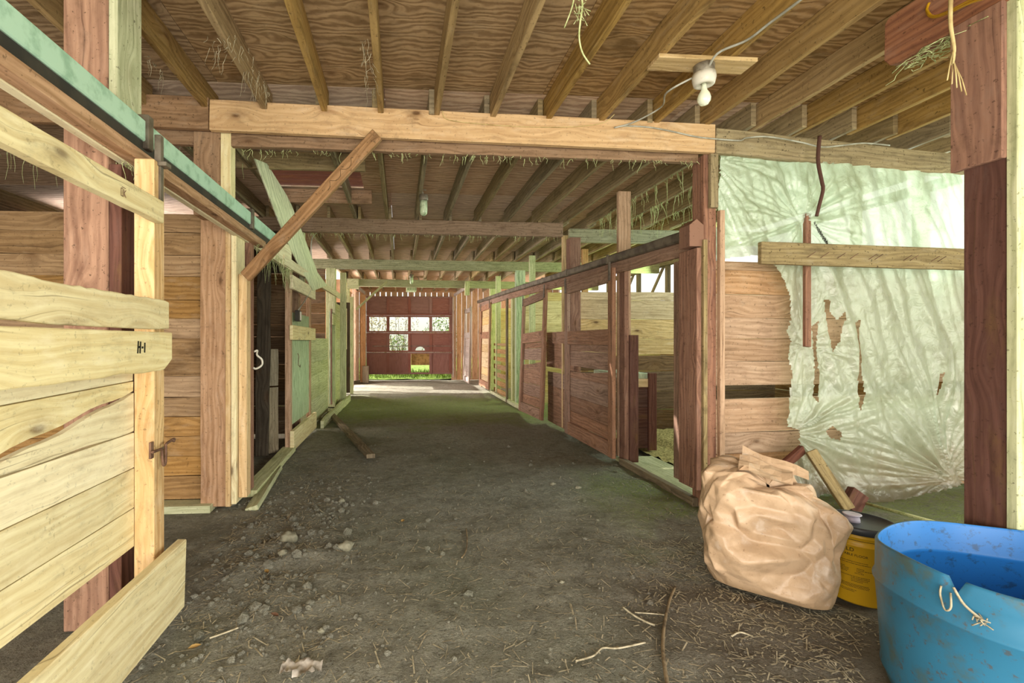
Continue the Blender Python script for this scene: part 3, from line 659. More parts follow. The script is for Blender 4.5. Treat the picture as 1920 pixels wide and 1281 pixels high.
# left posts and wall further on
one('timber_post', MB().box(-1.60, -1.42, Y2 - .02, Y2 + .14, 0, 2.9), 'beamred', 'brown post at the left end of the second cross beam', 'post', bevel=.005)
one('post_board', MB().box(-1.41, -1.35, Y2 + .0, Y2 + .12, 2.2, 2.9), 'green', 'green strip on the post at the left end of the second cross beam', 'board')
one('timber_post', MB().box(-1.52, -1.33, Y3 - .05, Y3 + .12, 0, 2.86), 'green', 'greenish post at the left end of the third cross beam', 'post', bevel=.005)
one('post_board', MB().box(-1.31, -1.18, Y3 + .55, Y3 + .62, 0, 2.86), 'green', 'narrow yellow-green stud just beyond the third left post', 'stud')
one('timber_post', MB().box(-1.6, -1.38, Y4 - .05, Y4 + .12, 0, 2.95), 'green', 'greenish post at the left end of the fourth cross beam', 'post', bevel=.005)
m = MB(); planks(m, (-1.42, 7.3), (-1.42, 9.1), .0, 1.42, (1, 0), .2, .025, .003, .004)
one('board_fence', m, 'green', 'low green-lit plank wall below the dark opening, left side', 'partition', bevel=0)
m = MB(); planks(m, (-1.42, 9.75), (-1.42, 11.6), .0, 2.2, (1, 0), .22, .025, .003, .004)
one('board_fence', m, 'green', 'full-height green-lit plank wall beyond the third left post', 'partition', bevel=0)
t = thing('stall_door', 'narrow green board door in the left wall beside the third left post', 'door', (-1.37, 9.8, .1))
MB().box(-1.40, -1.375, 9.2, 9.72, .12, 1.95).build('door_panel', 'greenply', t, .003)
MB().box(-1.375, -1.345, 9.2, 9.27, .1, 2.0).build('stile', 'red', t, .003)
MB().box(-1.375, -1.345, 9.66, 9.72, .1, 2.0).build('stile', 'red', t, .003)
MB().box(-1.345, -1.32, 9.2, 9.6, 1.68, 1.9).build('cross_rail', 'green', t, .003)
t = thing('stall_door', 'black-brown door standing open across the left wall far down the aisle', 'door', (-1.5, 11.9, .03))
fr = MB(); Yd = 11.9
fr.box(-1.78, -1.70, Yd, Yd + .05, .03, 2.35); fr.box(-1.36, -1.28, Yd, Yd + .05, .03, 2.35)
fr.box(-1.70, -1.36, Yd, Yd + .05, 2.2, 2.35); fr.box(-1.70, -1.36, Yd, Yd + .05, .03, .2); fr.box(-1.70, -1.36, Yd, Yd + .05, 1.0, 1.15)
fr.build('door_frame', 'dark', t, .003)
MB().box(-1.70, -1.36, Yd + .015, Yd + .03, .2, 1.0).build('door_panel', 'dark', t)
MB().box(-1.28, -1.20, Yd - .01, Yd + .06, .0, 2.5).build('edge_strip', 'green', t, .003)
one('wall_stud', MB().box(-1.30, -1.14, 15.3, 15.42, 0, 2.9), 'orange', 'orange-brown stud left of the far brown door', 'stud')
one('wall_stud', MB().box(-1.42, -1.36, 13.6, 13.7, 0, 2.75), 'mauve', 'pale stud with peeling edge left of the far brown door', 'stud')
t_ = MB(); planks(t_, (-1.62, 13.7), (-1.62, 15.9), 2.0, 3.0, (1, 0), .2, .025, .004); planks(t_, (-1.62, 14.5), (-1.62, 15.9), 0, 2.0, (1, 0), .2, .025, .004)
one('board_fence', t_, 'orange', 'orange-brown board wall at the far left, above the sunlit side doorway', 'partition', bevel=0)
one('floor_plank', MB().box(-1.22, -1.02, 15.0, 15.2, .0, .55), 'grey', 'short grey board standing at the foot of the orange-brown stud', 'board')
one('timber_strut', MB().board(P(668, 580, y=12.45), P(726, 527, y=12.5), (0, 0, 1), .06, .03), 'beamgreenlit', 'slanting timber strut left of the far brown door', 'strut')
for s, (u0, v0, u1, v1, nm) in enumerate([(664, 533, 684, 549, 'left'), (872, 540, 852, 553, 'right')]):
    a = P(u0, v0, y=13.4); b = P(u1, v1, y=15.9)
    one('guide_track', MB().board(a, b, (0, 0, 1), .10, .04), 'mauve', 'overhead guide rail on the %s of the far brown door' % nm, 'rail')
one('aisle_kerb', MB().board((-1.22, 7.3, .05), (-1.15, 10.6, .06), (0, 0, 1), .14, .05, .03), 'green', 'crumbling greenish kerb board at the foot of the left wall', 'board')
# switch box with wire on left
bx = P(562, 592, x=-1.28)
t = thing('switch_box', 'small dark switch box with white face on left wall', 'switch', bx)
MB().box(bx.x - .05, bx.x + .0, bx.y - .06, bx.y + .08, bx.z - .07, bx.z + .07, long='z').build('box_body', 'black', t, .006)
MB().box(bx.x + .0, bx.x + .012, bx.y + .0, bx.y + .07, bx.z - .055, bx.z + .055, long='z').build('face_plate', 'white', t, .004)
MB().ctube([P(604, 430, x=-1.33), P(586, 445, x=-1.33), P(584, 480, x=-1.33), P(590, 510, x=-1.31), P(582, 545, x=-1.30), bx + Vector((-.02, 0, .07))], .008, 6).build('white_wire', 'cable', t)

# ------------------------------------------------------------------ right: corner, plastic sheet, board wall
one('corner_post', MB().box(2.44, 2.545, 3.53, 3.68, .0, 2.86), 'red', 'reddish corner post where the right stalls meet the plastic sheet', 'post', bevel=.005)
one('jamb_board', MB().box(2.36, 2.40, 3.50, 3.74, .16, 2.10), 'red', 'brown jamb board on the aisle side of the right corner post', 'board', bevel=.004)
one('jamb_board', MB().box(2.402, 2.436, 3.478, 3.56, .15, 2.16), 'beamgrey', 'narrow pale strip beside the brown jamb board, right corner', 'board')
one('jamb_board', MB().box(2.45, 2.49, 3.76, 3.96, .13, 2.06), 'doorwood', 'pinkish jamb board at the right stall opening, behind the corner post', 'board', bevel=.005)
one('jamb_board', MB().box(2.47, 2.535, 3.49, 3.525, 2.42, 2.85), 'beamgrey', 'short pale board at the top of the right corner post', 'board')
one('jamb_board', MB().box(2.548, 2.59, 3.49, 3.53, .42, 2.4), 'orange', 'orange strip along the plastic sheet edge of the right corner post', 'board')
one('post_foot_board', MB().box(2.47, 2.60, 3.46, 3.515, -.01, .36), 'beamgrey', 'grey board with a bolt at the foot of the right corner post', 'board')
one('rail_block', MB().prism([(2.30, 3.50, 2.11), (2.30, 3.50, 2.28), (2.36, 3.50, 2.33), (2.42, 3.50, 2.28), (2.42, 3.50, 2.11)], (0, .14, 0)), 'red', 'chamfered reddish block at the near end of the right door track', 'block')
m = MB(); planks(m, (2.62, 3.70), (5.6, 3.95), .03, 2.03, (0, -1), .185, .03, .004, .005, skip=(4,))
m.board((2.62, 3.70, .80), (5.6, 3.95, .82), (0, 0, 1), .12, .03, .006)
one('stall_partition', m, 'orange', 'orange plank wall behind the torn plastic sheet, with one wide gap', 'partition', bevel=0)
def sheet_build():
    Y = 3.56
    def q(u, v): p = P(u, v, y=Y); return (p.x, p.z)
    out = [q(*p) for p in [(1346, 284), (1500, 293), (1650, 308), (1860, 318), (1860, 560), (1860, 700), (1860, 905), (1790, 922), (1745, 930), (1700, 940), (1650, 943), (1600, 940), (1560, 925), (1520, 935), (1480, 945), (1452, 905), (1448, 882), (1478, 860), (1502, 845), (1508, 808), (1481, 800), (1488, 740), (1493, 700), (1486, 670), (1492, 640), (1484, 622), (1492, 590), (1486, 555), (1474, 524), (1455, 500), (1434, 488), (1422, 481), (1376, 481), (1345, 490), (1340, 460), (1346, 400)]]
    holes = [[q(*p) for p in h] for h in [[(1556, 560), (1566, 562), (1566, 582), (1578, 600), (1590, 580), (1584, 640), (1572, 660), (1566, 640)], [(1536, 612), (1546, 600), (1542, 660), (1546, 756), (1536, 745), (1532, 690)], [(1618, 605), (1629, 597), (1627, 620), (1622, 700), (1632, 745), (1628, 772), (1622, 760), (1617, 690)], [(1556, 808), (1568, 800), (1590, 812), (1586, 828), (1564, 822)], [(1786, 703), (1796, 700), (1788, 745)]]]
    def inside(p, poly):
        c = False; n = len(poly)
        for i in range(n):
            a, b = poly[i], poly[i - 1]
            if (a[1] > p[1]) != (b[1] > p[1]) and p[0] < (b[0] - a[0]) * (p[1] - a[1]) / (b[1] - a[1]) + a[0]: c = not c
        return c
    x0, x1 = min(p[0] for p in out), max(p[0] for p in out); z0, z1 = min(p[1] for p in out), max(p[1] for p in out)
    st = .0105; nx, nz_ = int((x1 - x0) / st) + 1, int((z1 - z0) / st) + 1
    g1 = q(1490, 815); g2 = q(1812, 905); g3 = q(1515, 410); g4 = q(1512, 645); g5 = q(1330, 300)
    def fold(x, z):
        d = 0
        for (gx_, gz_), k, amp, rng in ((g1, 15, .022, .9), (g2, 20, .026, 1.2), (g3, 9, .018, .8), (g5, 9, .022, 1.0), (g4, 13, .010, .6)):
            dx_, dz_ = x - gx_, z - gz_; r_ = math.hypot(dx_, dz_); a_ = math.atan2(dx_, dz_)
            wob = a_ + .25 * noise.noise(Vector((a_ * 3, r_ * .8, gx_)))
            s_ = math.sin(wob * k) * .25 + noise.noise(Vector((wob * k * .5, r_ * .5, gz_))) * .9 + (.35 - abs(noise.noise(Vector((wob * k * .8, r_ * .8, gz_ + 3)))) * 2.2) * .8
            d += s_ * amp * 1.5 * min(1, r_ / .15) * max(0, 1 - r_ / rng) ** .8
        d += noise.noise(Vector((x * 1.7, z * 1.2, 7))) * .03 + noise.noise(Vector((x * 7 + z * 2.2, z * .7, 3))) * .035 + noise.noise(Vector((x * 8, z * 6, 2))) * .008 + noise.noise(Vector((x * 22, z * 17, 4))) * .004 + (.3 - abs(noise.noise(Vector((x * 9 + z * 3.5, z * 1.6 - x, 8))))) * .022
        if z < .25: d -= (.25 - z) * .25
        return d
    m = MB(); V = {}
    def vert(i, j):
        if (i, j) not in V:
            x, z = x0 + i * st, z0 + j * st
            V[(i, j)] = m._v((x, Y + .12 * (x - x0) / 2.2 + max(-.05, min(.06, fold(x, z))) - .01, z))
        return V[(i, j)]
    for i in range(nx):
        for j in range(nz_):
            p = (x0 + (i + .5) * st, z0 + (j + .5) * st)
            if inside(p, out) and not any(inside(p, h) for h in holes):
                m.bm.faces.new((vert(i, j), vert(i + 1, j), vert(i + 1, j + 1), vert(i, j + 1))).smooth = True
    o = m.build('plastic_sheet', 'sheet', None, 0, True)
    tag(o, 'torn milky plastic sheet hung over the right-hand board wall', 'plastic sheet')
    return o
ps = sheet_build()
# scribbled marker words on the sheet
m = MB(); a0 = P(1528, 428, y=3.50)
for k in range(3):
    pts = []
    for i in range(26):
        s_ = i / 25; uu = 1526 + 26 * s_ + 8 * k * .5; vv_ = 424 + 40 * s_ + 8 * (k - 1) + 5 * math.sin(i * 2.3 + k)
        p = P(uu, vv_, y=3.535); pts.append(p)
    m.tube(pts, .0018, 4)
o = m.build('marker_scribble', 'ink', ps)
one('nailer_board', MB().board(P(1424, 474, y=3.44), P(1850, 488, y=3.50), (0, 0, 1), .175, .04, .003), 'beamgrey', 'horizontal board with slanted nails across the plastic sheet', 'board', bevel=.004)
nb = bpy.data.objects['nailer_board']
for u_ in (1520, 1545, 1576, 1600, 1635, 1646, 1700, 1712, 1752, 1764):
    p = P(u_, 474 + (u_ - 1424) * .033, y=3.42); MB().tube([p + Vector((-.028, -.0, -.022)), p + Vector((.022, -.02, .018))], .003, 5).build('bent_nail', 'rust', nb)
one('sheet_stud', MB().board(P(1513, 400, y=3.62), P(1513, 650, y=3.49), (1, 0, 0), .05, .03), 'red', 'thin dark stud pressing through the plastic sheet under the nail board', 'stud')
for k, u_ in enumerate((1642, 1763)):
    p = P(u_, 500, y=3.66)
    one('sheet_stud', MB().box(p.x - .03, p.x + .03, 3.80, 3.86, 2.0, 2.86), 'beamgrey', ['stud behind the plastic sheet, left of the two above the nail board', 'stud behind the plastic sheet, right of the two above the nail board'][k], 'stud')
m = MB(); m.ctube([P(1537, 255, y=3.46), P(1534, 300, y=3.44), P(1541, 340, y=3.43), P(1543, 356, y=3.42), P(1536, 385, y=3.43), P(1531, 405, y=3.44)], .014, 7, .012)
one('hanging_strap', m, 'reddark', 'short dark bent strap hanging from the grey beam over the plastic', 'strap', bevel=0)
one('leaning_board', MB().board(P(1520, 845, y=3.42), P(1592, 955, y=3.25), (1, 0, .6), .085, .03, .006), 'beamgrey', 'short board leaning at the foot of the plastic sheet', 'board')
one('leaning_board', MB().board(P(1505, 842, y=3.46), P(1375, 950, y=3.30), (0, 0, 1), .07, .035, .005), 'reddark', 'dark plank slanting behind the paper bag', 'board')
m = MB()
for k in range(3):
    c0 = P(1362 + 14 * k, 938 - 4 * k, y=3.38)
    m.prism([c0 + Vector((random.uniform(-.07, .07), random.uniform(-.05, .05), random.uniform(-.06, .07))) for i in range(4)], (.004, .006, .003))
one('plastic_scrap', m, 'sheet', 'crumpled green plastic scraps at the foot of the right corner post', 'plastic scrap', bevel=0)
m = MB(); m.tube([P(1603, 938, z=.06), P(1690, 962, z=.10), P(1800, 992, z=.13)], .012, 7)
one('pole', m, 'hay', 'thin pale green pole lying behind the yellow pail', 'pole', bevel=0)
one('foot_block', MB().board(P(1592, 955, z=.02), P(1592, 955, z=.02) + Vector((.10, .02, .13)), (1, 0, 0), .14, .06), 'reddark', 'dark wooden block behind the yellow pail', 'block')

# near right post and girder
one('timber_post', MB().box(2.572, 2.612, 1.775, 1.925, 0, 2.78), 'reddark', 'dark red-brown post standing behind the blue tub', 'post', bevel=.004)
one('post_board', MB().box(2.545, 2.569, 1.770, 1.955, 2.13, 2.80), 'red', 'pinkish board nailed on the upper part of the dark post', 'board', bevel=.003)
one('post_board', MB().box(2.565, 2.645, 1.735, 1.772, 0, 2.80), 'green', 'pale green board on the front edge of the dark post', 'board', bevel=.003)
one('girder', MB().prism([(2.56, 2.235, 2.80), (2.56, 2.262, 2.84), (2.56, 2.258, 3.03), (2.56, 2.235, 3.055), (2.56, -1.0, 3.055), (2.56, -1.0, 2.79), (2.56, 2.20, 2.79)], (.09, 0, 0)), 'red', 'heavy girder over the dark post with its cut end in view', 'beam', bevel=.005)
m = MB()
for k in range(60):
    p = Vector((2.55 + random.uniform(0, .1), random.uniform(1.8, 2.18), 2.78)); pts = [p]
    for i in range(4): p = p + Vector((random.uniform(-.03, .03), random.uniform(-.05, .05), random.uniform(-.018, .006))); pts.append(p)
    m.tube(pts, .002, 4)
tag(m.build('straw_tuft', 'hay'), 'green straw stuck along the underside of the girder', 'straw', None, 'stuff')
m = MB(); p = P(1782, 0, y=1.75)
m.ctube([P(1784, -30, y=1.80), P(1782, 40, y=1.80), P(1789, 90, y=1.79), P(1786, 120, y=1.78)], .008, 6, .005)
for k in range(5): m.tube([P(1786, 95 + 4 * k, y=1.79), P(1780 + 6 * k, 125 + 6 * k, y=1.76), P(1776 + 9 * k, 150 + 7 * k, y=1.745)], .0025, 4)
one('twine', m, 'cablepale', 'frayed twine hanging at the top of the dark post', 'twine', bevel=0)
m = MB()
for k in range(2): m.ctube([P(1925, -28 + 6 * k, y=1.5), P(1830, -4 + 5 * k, y=1.75), P(1780, 20 + 3 * k, y=1.9), P(1750, 30 + 2 * k, y=2.0), P(1738, 18 + 3 * k, y=2.05), P(1742, 5, y=2.05)], .0055, 6)
one('yellow_cable', m, 'cableyel', 'yellow electric cable looped over the girder', 'cable', bevel=0)

# ------------------------------------------------------------------ right stall fronts
tr = [P(1284, 442, x=2.36), P(1066, 511, x=2.36), P(950, 547, x=2.34), P(896, 566, x=2.32)]
def trz(y):
    for a, b in zip(tr[:-1], tr[1:]):
        if y <= b.y: break
    return a.z + (b.z - a.z) * (y - a.y) / (b.y - a.y)
t = thing('door_track', 'long grey sliding-door track along the right stall fronts', 'track', (2.36, 8, 2.1))
m = MB()
for a, b in zip(tr[:-1], tr[1:]): m.board(a, b, (0, 0, 1), .085, .055)
m.build('track_rail', 'steel', t, .012)
m = MB()
for a, b in zip(tr[:-1], tr[1:]): m.board(a + Vector((.05, 0, -.085)), b + Vector((.05, 0, -.085)), (0, 0, 1), .15, .035, .004)
m.build('backing_board', 'doorwood', t, .003)
for yb in (5.0, 6.3, 7.4, 8.5, 10.3, 12.0): MB().box(2.325, 2.36, yb, yb + .045, trz(yb) - .05, trz(yb) + .05).build('track_bracket', 'steel', t, .004)

def right_door(label, y0, y1, z0, z1, mid, tilt=0., x=2.385, mat='doorwood', window=True, gapboard=True, panel=None, lean=0., mat2=None):
    """sliding stall door: two stiles, top / middle / bottom rails, board panel; tilt leans it in its plane, lean swings its foot into the aisle"""
    X = Matrix.Translation((x, (y0 + y1) / 2, z1)) @ Matrix.Rotation(tilt, 4, 'X') @ Matrix.Rotation(lean, 4, 'Y')
    W = y1 - y0; H = z1 - z0; t = thing('stall_door', label, 'door', (x, (y0 + y1) / 2, z0))
    def part(n, ya, yb, za, zb, th=.04, ox=0, m_=mat, **k):
        m = MB(X); m.box(ox - th, ox, ya, yb, za - z1, zb - z1, **k); return m.build(n, m_, t, .004)
    h = W / 2
    part('stile', -h, -h + .11, z0, z1, .045); part('stile', h - .11, h, z0, z1, .045)
    part('top_rail', -h + .11, h - .11, z1 - .15, z1 - .01); part('middle_rail', -h + .11, h - .11, mid - .09, mid + .09); part('bottom_rail', -h + .11, h - .11, z0, z0 + .17)
    m = MB(X); z = z0 + .17 - z1; k = 0
    while z < mid - .1 - z1:
        ww = min(.21 + .05 * ((k * 7) % 3 - 1), mid - .09 - z1 - z)
        if gapboard and k == gapboard:
            m.prism([(.0, -h + .05, z), (.0, h - .05, z), (.0, h - .05, z + ww * .45), (.0, 0, z + ww * .6), (.0, -h + .05, z + ww * .98)], (.022, 0, 0))
        elif ww > .02: m.board((.011, -h + .05, z + ww / 2), (.011, h - .05, z + ww / 2), (0, 0, 1), ww - .005, .022, .004)
        z += ww; k += 1
    if not window:
        z = mid + .09 - z1
        while z < -.16:
            ww = min(.2, -.15 - z); m.board((.011, -h + .05, z + ww / 2), (.011, h - .05, z + ww / 2), (0, 0, 1), ww - .005, .022, .003); z += ww
    m.build('plank_panel', mat2 or mat, t)
    for s in (-h + .055, h - .055):
        m = MB(X); m.box(-.06, -.045, s - .02, s + .02, -.14, .07, long='z'); m.build('track_hanger', 'steel', t, .002)
    return t, X
right_door('brown stall door with an open upper half, nearest on the right', 4.92, 6.40, .05, 2.17, 1.40, gapboard=3)
t_, X_ = right_door('leaning brown stall door, second along the right side', 7.25, 8.65, .06, 2.18, 1.42, tilt=-.03, gapboard=3, lean=.045)
t_, X_ = right_door('brown stall door with pale upper boards, third along the right side', 11.7, 13.1, .10, 2.36, 1.52, window=False, gapboard=0, x=2.36, lean=.02, mat2='stallpale')
m = MB(X_); m.tube([(-.06, .55, -.75), (-.075, .45, -.80), (-.06, .35, -.76), (-.08, .40, -.92), (-.07, .5, -.9)], .01, 6); m.build('wire_hook', 'rust', t_)
t_, X_ = right_door('pale grey stall door near the far end of the aisle, right side', 14.3, 15.6, .02, 2.45, 1.55, mat='mauve', gapboard=0, x=2.26, lean=.03)
# low panel between the first two doors
m = MB(); m.box(2.44, 2.47, 6.35, 7.5, 1.32, 1.50); m.box(2.47, 2.50, 6.2, 7.6, .93, 1.32, long='y'); planks(m, (2.46, 6.35), (2.46, 7.45), .04, .86, (-1, 0), .28, .03, .005, .005)
one('board_fence', m, 'doorwood', 'low brown board fence between the first and second right doors', 'partition', bevel=0)
m = MB(); planks(m, (2.45, 10.4), (2.45, 11.8), .0, 1.35, (-1, 0), .2, .03, .09, .004)
one('board_fence', m, 'stall', 'low fence of spaced boards before the third right door', 'partition', bevel=0)
one('wall_stud', MB().box(2.34, 2.38, 9.95, 10.05, .0, 2.3), 'grey', 'thin grey upright with a wire beside the green post, right side', 'stud')
# posts and studs on the right line
one('timber_post', MB().box(2.47, 2.63, Y2 - .03, Y2 + .13, 0, 2.87), 'red', 'reddish aisle post at the right end of the second cross beam', 'post', bevel=.005)
one('timber_post', MB().box(2.42, 2.60, Y3 - .18, Y3 - .05, 0, 2.82), 'greenply', 'green aisle post under the third cross beam, right side', 'post', bevel=.005)
one('post_board', MB().box(2.40, 2.60, Y3 - .22, Y3 - .185, 2.36, 2.83), 'greenply', 'pale green board on the upper part of the green aisle post', 'board')
one('timber_post', MB().box(2.42, 2.48, Y3 + .15, Y3 + .3, 0, 2.3), 'green', 'yellow-green board left of the green aisle post', 'post', bevel=.005)
one('timber_post', MB().box(2.5, 2.66, Y4 - .05, Y4 + .1, 0, 2.82), 'green', 'yellow-green aisle post under the fourth cross beam, right side', 'post', bevel=.005)
one('timber_post', MB().box(2.42, 2.60, 13.6, 13.8, 0, 2.4), 'orange', 'orange-brown aisle post beyond the third right door', 'post', bevel=.005)
for (u0, u1, yy_, zt, mt, lb) in [(1160, 1183, 5.02, 3.05, 'orange', 'tall orange stud rising from the right track beside the first right door'),
                              (1055, 1073, 6.75, 2.95, 'stallpale', 'pale stud just right of the second right aisle post'),
                              (1092, 1103, 8.2, 3.05, 'orange', 'slim brown stud behind the track above the first right door'),
                              (993, 1004, 8.9, 3.05, 'green', 'yellow-green stud above the second right door'),
                              (930, 939, 11.4, 3.0, 'green', 'thin yellow-green stud above the third right door')]:
    a = P(u0, 600, y=yy_); b = P(u1, 600, y=yy_)
    one('wall_stud', MB().box(a.x, b.x, yy_, yy_ + .05, .05 if yy_ > 8 else 0.05, zt), mt, lb, 'stud', bevel=.003)
one('jamb_board', MB().box(2.50, 2.60, 4.84, 4.90, .02, 1.42), 'reddark', 'dark brown lower jamb at the far side of the right stall opening', 'board')
one('jamb_board', MB().box(2.45, 2.50, 4.86, 4.98, .02, 2.15), 'red', 'brown jamb at the far side of the right stall opening', 'board')
one('stall_threshold', MB().board((2.42, 3.6, .03), (2.44, 4.9, .03), (1, 0, 0), .06, .07, .008), 'grey', 'worn wooden threshold of the right stall opening', 'board')
one('stall_threshold', MB().box(2.46, 2.9, 3.75, 5.1, -.01, .03, long='y'), 'green', 'wide greenish floor board just inside the right stall opening', 'board')
one('stall_threshold', MB().board((2.40, 8.75, .03), (2.36, 11.7, .05), (1, 0, 0), .08, .07, .012), 'green', 'pale green sill along the middle right stalls', 'board')
# stall interiors
m = MB(); planks(m, (2.55, Y2 + .02), (5.65, Y2 + .02), 1.16, 2.08, (0, -1), .26, .03, .005, .006)
one('stall_partition', m, 'stallpale', 'pale wide-board partition seen through the right stall opening', 'partition', bevel=0)
m = MB(); planks(m, (2.55, Y2 + .02), (5.65, Y2 + .02), .04, 1.16, (0, -1), .27, .035, .012, .006); m.build('kick_boards', 'stalldark', [o_ for o_ in COL.objects if o_.get('label', '').startswith('pale wide-board')][0], label='dark damp lower boards')
m = MB(); planks(m, (2.55, Y3 + .02), (5.65, Y3 + .02), .04, 2.40, (0, -1), .24, .03, .005, .006)
one('stall_partition', m, 'stallpale', 'yellow-green board partition behind the second right door', 'partition', bevel=0)
m = MB(); planks(m, (2.7, Y4 + .02), (5.65, Y4 + .02), .04, 2.28, (0, -1), .24, .03, .005, .006)
one('stall_partition', m, 'stallpale', 'pinkish board partition behind the third right door', 'partition', bevel=0)
bed = MB(); bv = [[bed._v((2.92 + i * .07, 4.06 + j * .063, .025 + .03 * noise.noise(Vector((i * .5, j * .5, 0))) + .02 * noise.noise(Vector((i * 1.7, j * 1.7, 3))) + (.05 if i > 6 else 0))) for i in range(38)] for j in range(39)]
for j in range(38):
    for i in range(37): bed.bm.faces.new((bv[j][i], bv[j][i + 1], bv[j + 1][i + 1], bv[j + 1][i])).smooth = True
tag(bed.build('bedding', 'chips'), 'wood-chip bedding on the floor of the right stall', 'bedding', None, 'stuff')
t = thing('feed_box', 'dark brown feed box inside the right stall opening', 'box', (2.9, 5.6, 0))
m = MB(); planks(m, (2.66, 5.36), (3.04, 5.36), .06, .86, (0, -1), .26, .025, .003, .002); planks(m, (3.07, 5.36), (3.07, 6.1), .06, .86, (1, 0), .26, .025, .003, .002); m.build('side_boards', 'reddark', t)
MB().box(2.98, 3.08, 5.31, 5.345, .04, .97).build('corner_post', 'reddark', t, .004)
MB().box(2.66, 3.0, 5.33, 5.36, .80, .90).build('front_rail', 'stallpale', t, .003)
MB().box(2.64, 3.02, 5.35, 6.1, .90, .965, long='y').build('top_rim', 'greenply', t, .004)
# outer wall studs and braces in the open band
for k, yy_ in enumerate((4.6, 6.2, 7.8, 9.4, 10.6, 12.2, 13.8)):
    one('wall_stud', MB().box(XE - .02, XE + .06, yy_, yy_ + .09, 2.1, 3.06), 'grey', 'dark stud in the open eaves band of the right outer wall, ' + ['nearest', 'second', 'third', 'fourth', 'fifth', 'sixth', 'seventh'][k] + ' from the camera', 'stud', 'studs in the eaves band')
for k, yy_ in enumerate((9.6, 10.9)):
    one('wall_brace', MB().board((XE + .03, yy_, 3.0), (XE + .03, yy_ + .75, 2.15), (0, 1, 0), .07, .03), 'grey', ['slanting brace in the bright eaves opening, nearer one', 'slanting brace in the bright eaves opening, farther one'][k], 'brace')
one('wall_plate', MB().box(XE - .04, XE + .07, 3.8, YB, 2.98, 3.07), 'grey', 'top plate along the open eaves of the right outer wall', 'beam')

# ------------------------------------------------------------------ lamps and cables
t = thing('ceiling_lamp', 'bare white bulb in a porcelain holder on a short board', 'lamp', (1.86, 2.70, 2.95))
MB().board((1.54, 2.70, JZ - .013), (2.16, 2.70, JZ - .013), (0, 1, 0), .14, .025, .003).build('mounting_board', 'stallpale', t, .003)
lc = (1.86, 2.69, 2.86)
MB().lathe([(.001, .185), (.058, .185), (.058, .13), (.001, .13)], lc, 24).build('junction_box', 'boxgrey', t, .003)
MB().lathe([(.001, .13), (.064, .13), (.066, .10), (.058, .065), (.050, .06), (.030, .062), (.026, .075), (.001, .075)], lc, 32).build('lamp_holder', 'white', t); lh = [c_ for c_ in t.children if c_.name.startswith('lamp_holder')][0]
MB().lathe([(.001, .072), (.014, .072), (.0145, .045), (.018, .030), (.032, .006), (.038, -.018), (.036, -.036), (.023, -.056), (.001, -.063)], lc, 28).build('bulb', 'bulb', lh)
m = MB(); e = Vector((1.88, 2.70, 3.0))
m.ctube([e, P(1345, 100, z=3.03), P(1400, 75, z=3.05), P(1440, 45, z=3.05), P(1500, 0, z=3.05), P(1560, -50, z=3.05)], .007, 8)
one('lamp_cable', m, 'cable', 'grey cable running from the bare bulb to the upper right', 'cable', bevel=0)
m = MB(); m.ctube([Vector((1.84, 2.72, 3.0)), Vector((1.72, 2.85, 2.96)), P(1240, 200, y=3.25), P(1190, 228, y=3.40), P(1153, 239, y=3.465), P(1170, 236, y=3.47), P(1215, 238, y=3.468), P(1260, 246, y=3.467), P(1300, 255, y=3.466), P(1330, 259, y=3.465), P(1385, 263, y=3.467), P(1400, 258, y=3.47), P(1440, 256, y=3.475), P(1500, 266, y=3.49), P(1540, 275, y=3.50), P(1580, 272, y=3.51), P(1620, 268, y=3.53), P(1668, 272, y=3.55)], .006, 8)
one('beam_cable', m, 'cable', 'grey cable drooping from the bare bulb and along the front of the beams', 'cable', bevel=0)
m = MB(); m.ctube([P(829, 206, y=3.47), P(836, 222, y=3.468), P(870, 229, y=3.466), P(940, 235, y=3.468), P(1010, 238, y=3.467), P(1080, 237, y=3.466), P(1130, 230, y=3.467), P(1152, 214, y=3.47)], .003, 6)
one('twine', m, 'cablepale', 'thin beige string along the front of the tan cross beam', 'twine', bevel=0)
def jar_lamp(p, label):
    t = thing('jar_lamp', label, 'lamp', p)
    MB().lathe([(.001, .24), (.05, .24), (.055, .19), (.05, .17), (.001, .17)], p, 20).build('lamp_cap', 'boxgrey', t)
    MB().lathe([(.001, .17), (.043, .17), (.045, .12), (.045, .05), (.036, .015), (.018, 0), (.001, -.003)], p, 24).build('glass_jar', 'jar', t)
    MB().tube([p + Vector((0, 0, .24)), p + Vector((-.02, -.01, .30)), p + Vector((.03, 0, .30))], .006, 6).build('wire', 'cable', t)
jar_lamp(Vector((.275, 5.35, 2.82)), 'cloudy glass jar lamp hanging from a joist before the second cross beam')
jar_lamp(Vector((.29, 11.6, 2.80)), 'cloudy glass jar lamp hanging before the fourth cross beam')
p = P(773, 536, y=13.6)
t = thing('door_opener', 'dark opener box with tangled wires hanging over the far aisle', 'box', p)
MB().box(p.x - .18, p.x + .12, p.y - .2, p.y + .2, p.z - .16, p.z + .08, long='y').build('opener_body', 'greenply', t, .01)
m = MB(); m.tube([p + Vector((-.16, 0, .05)), p + Vector((-.2, 0, .3)), p + Vector((-.17, 0, .42))], .012, 5); m.tube([p + Vector((.1, 0, .05)), p + Vector((.2, -.05, .2)), p + Vector((.12, 0, .3)), p + Vector((.25, 0, .36))], .014, 5); m.build('hanger_wires', 'greenply', t)

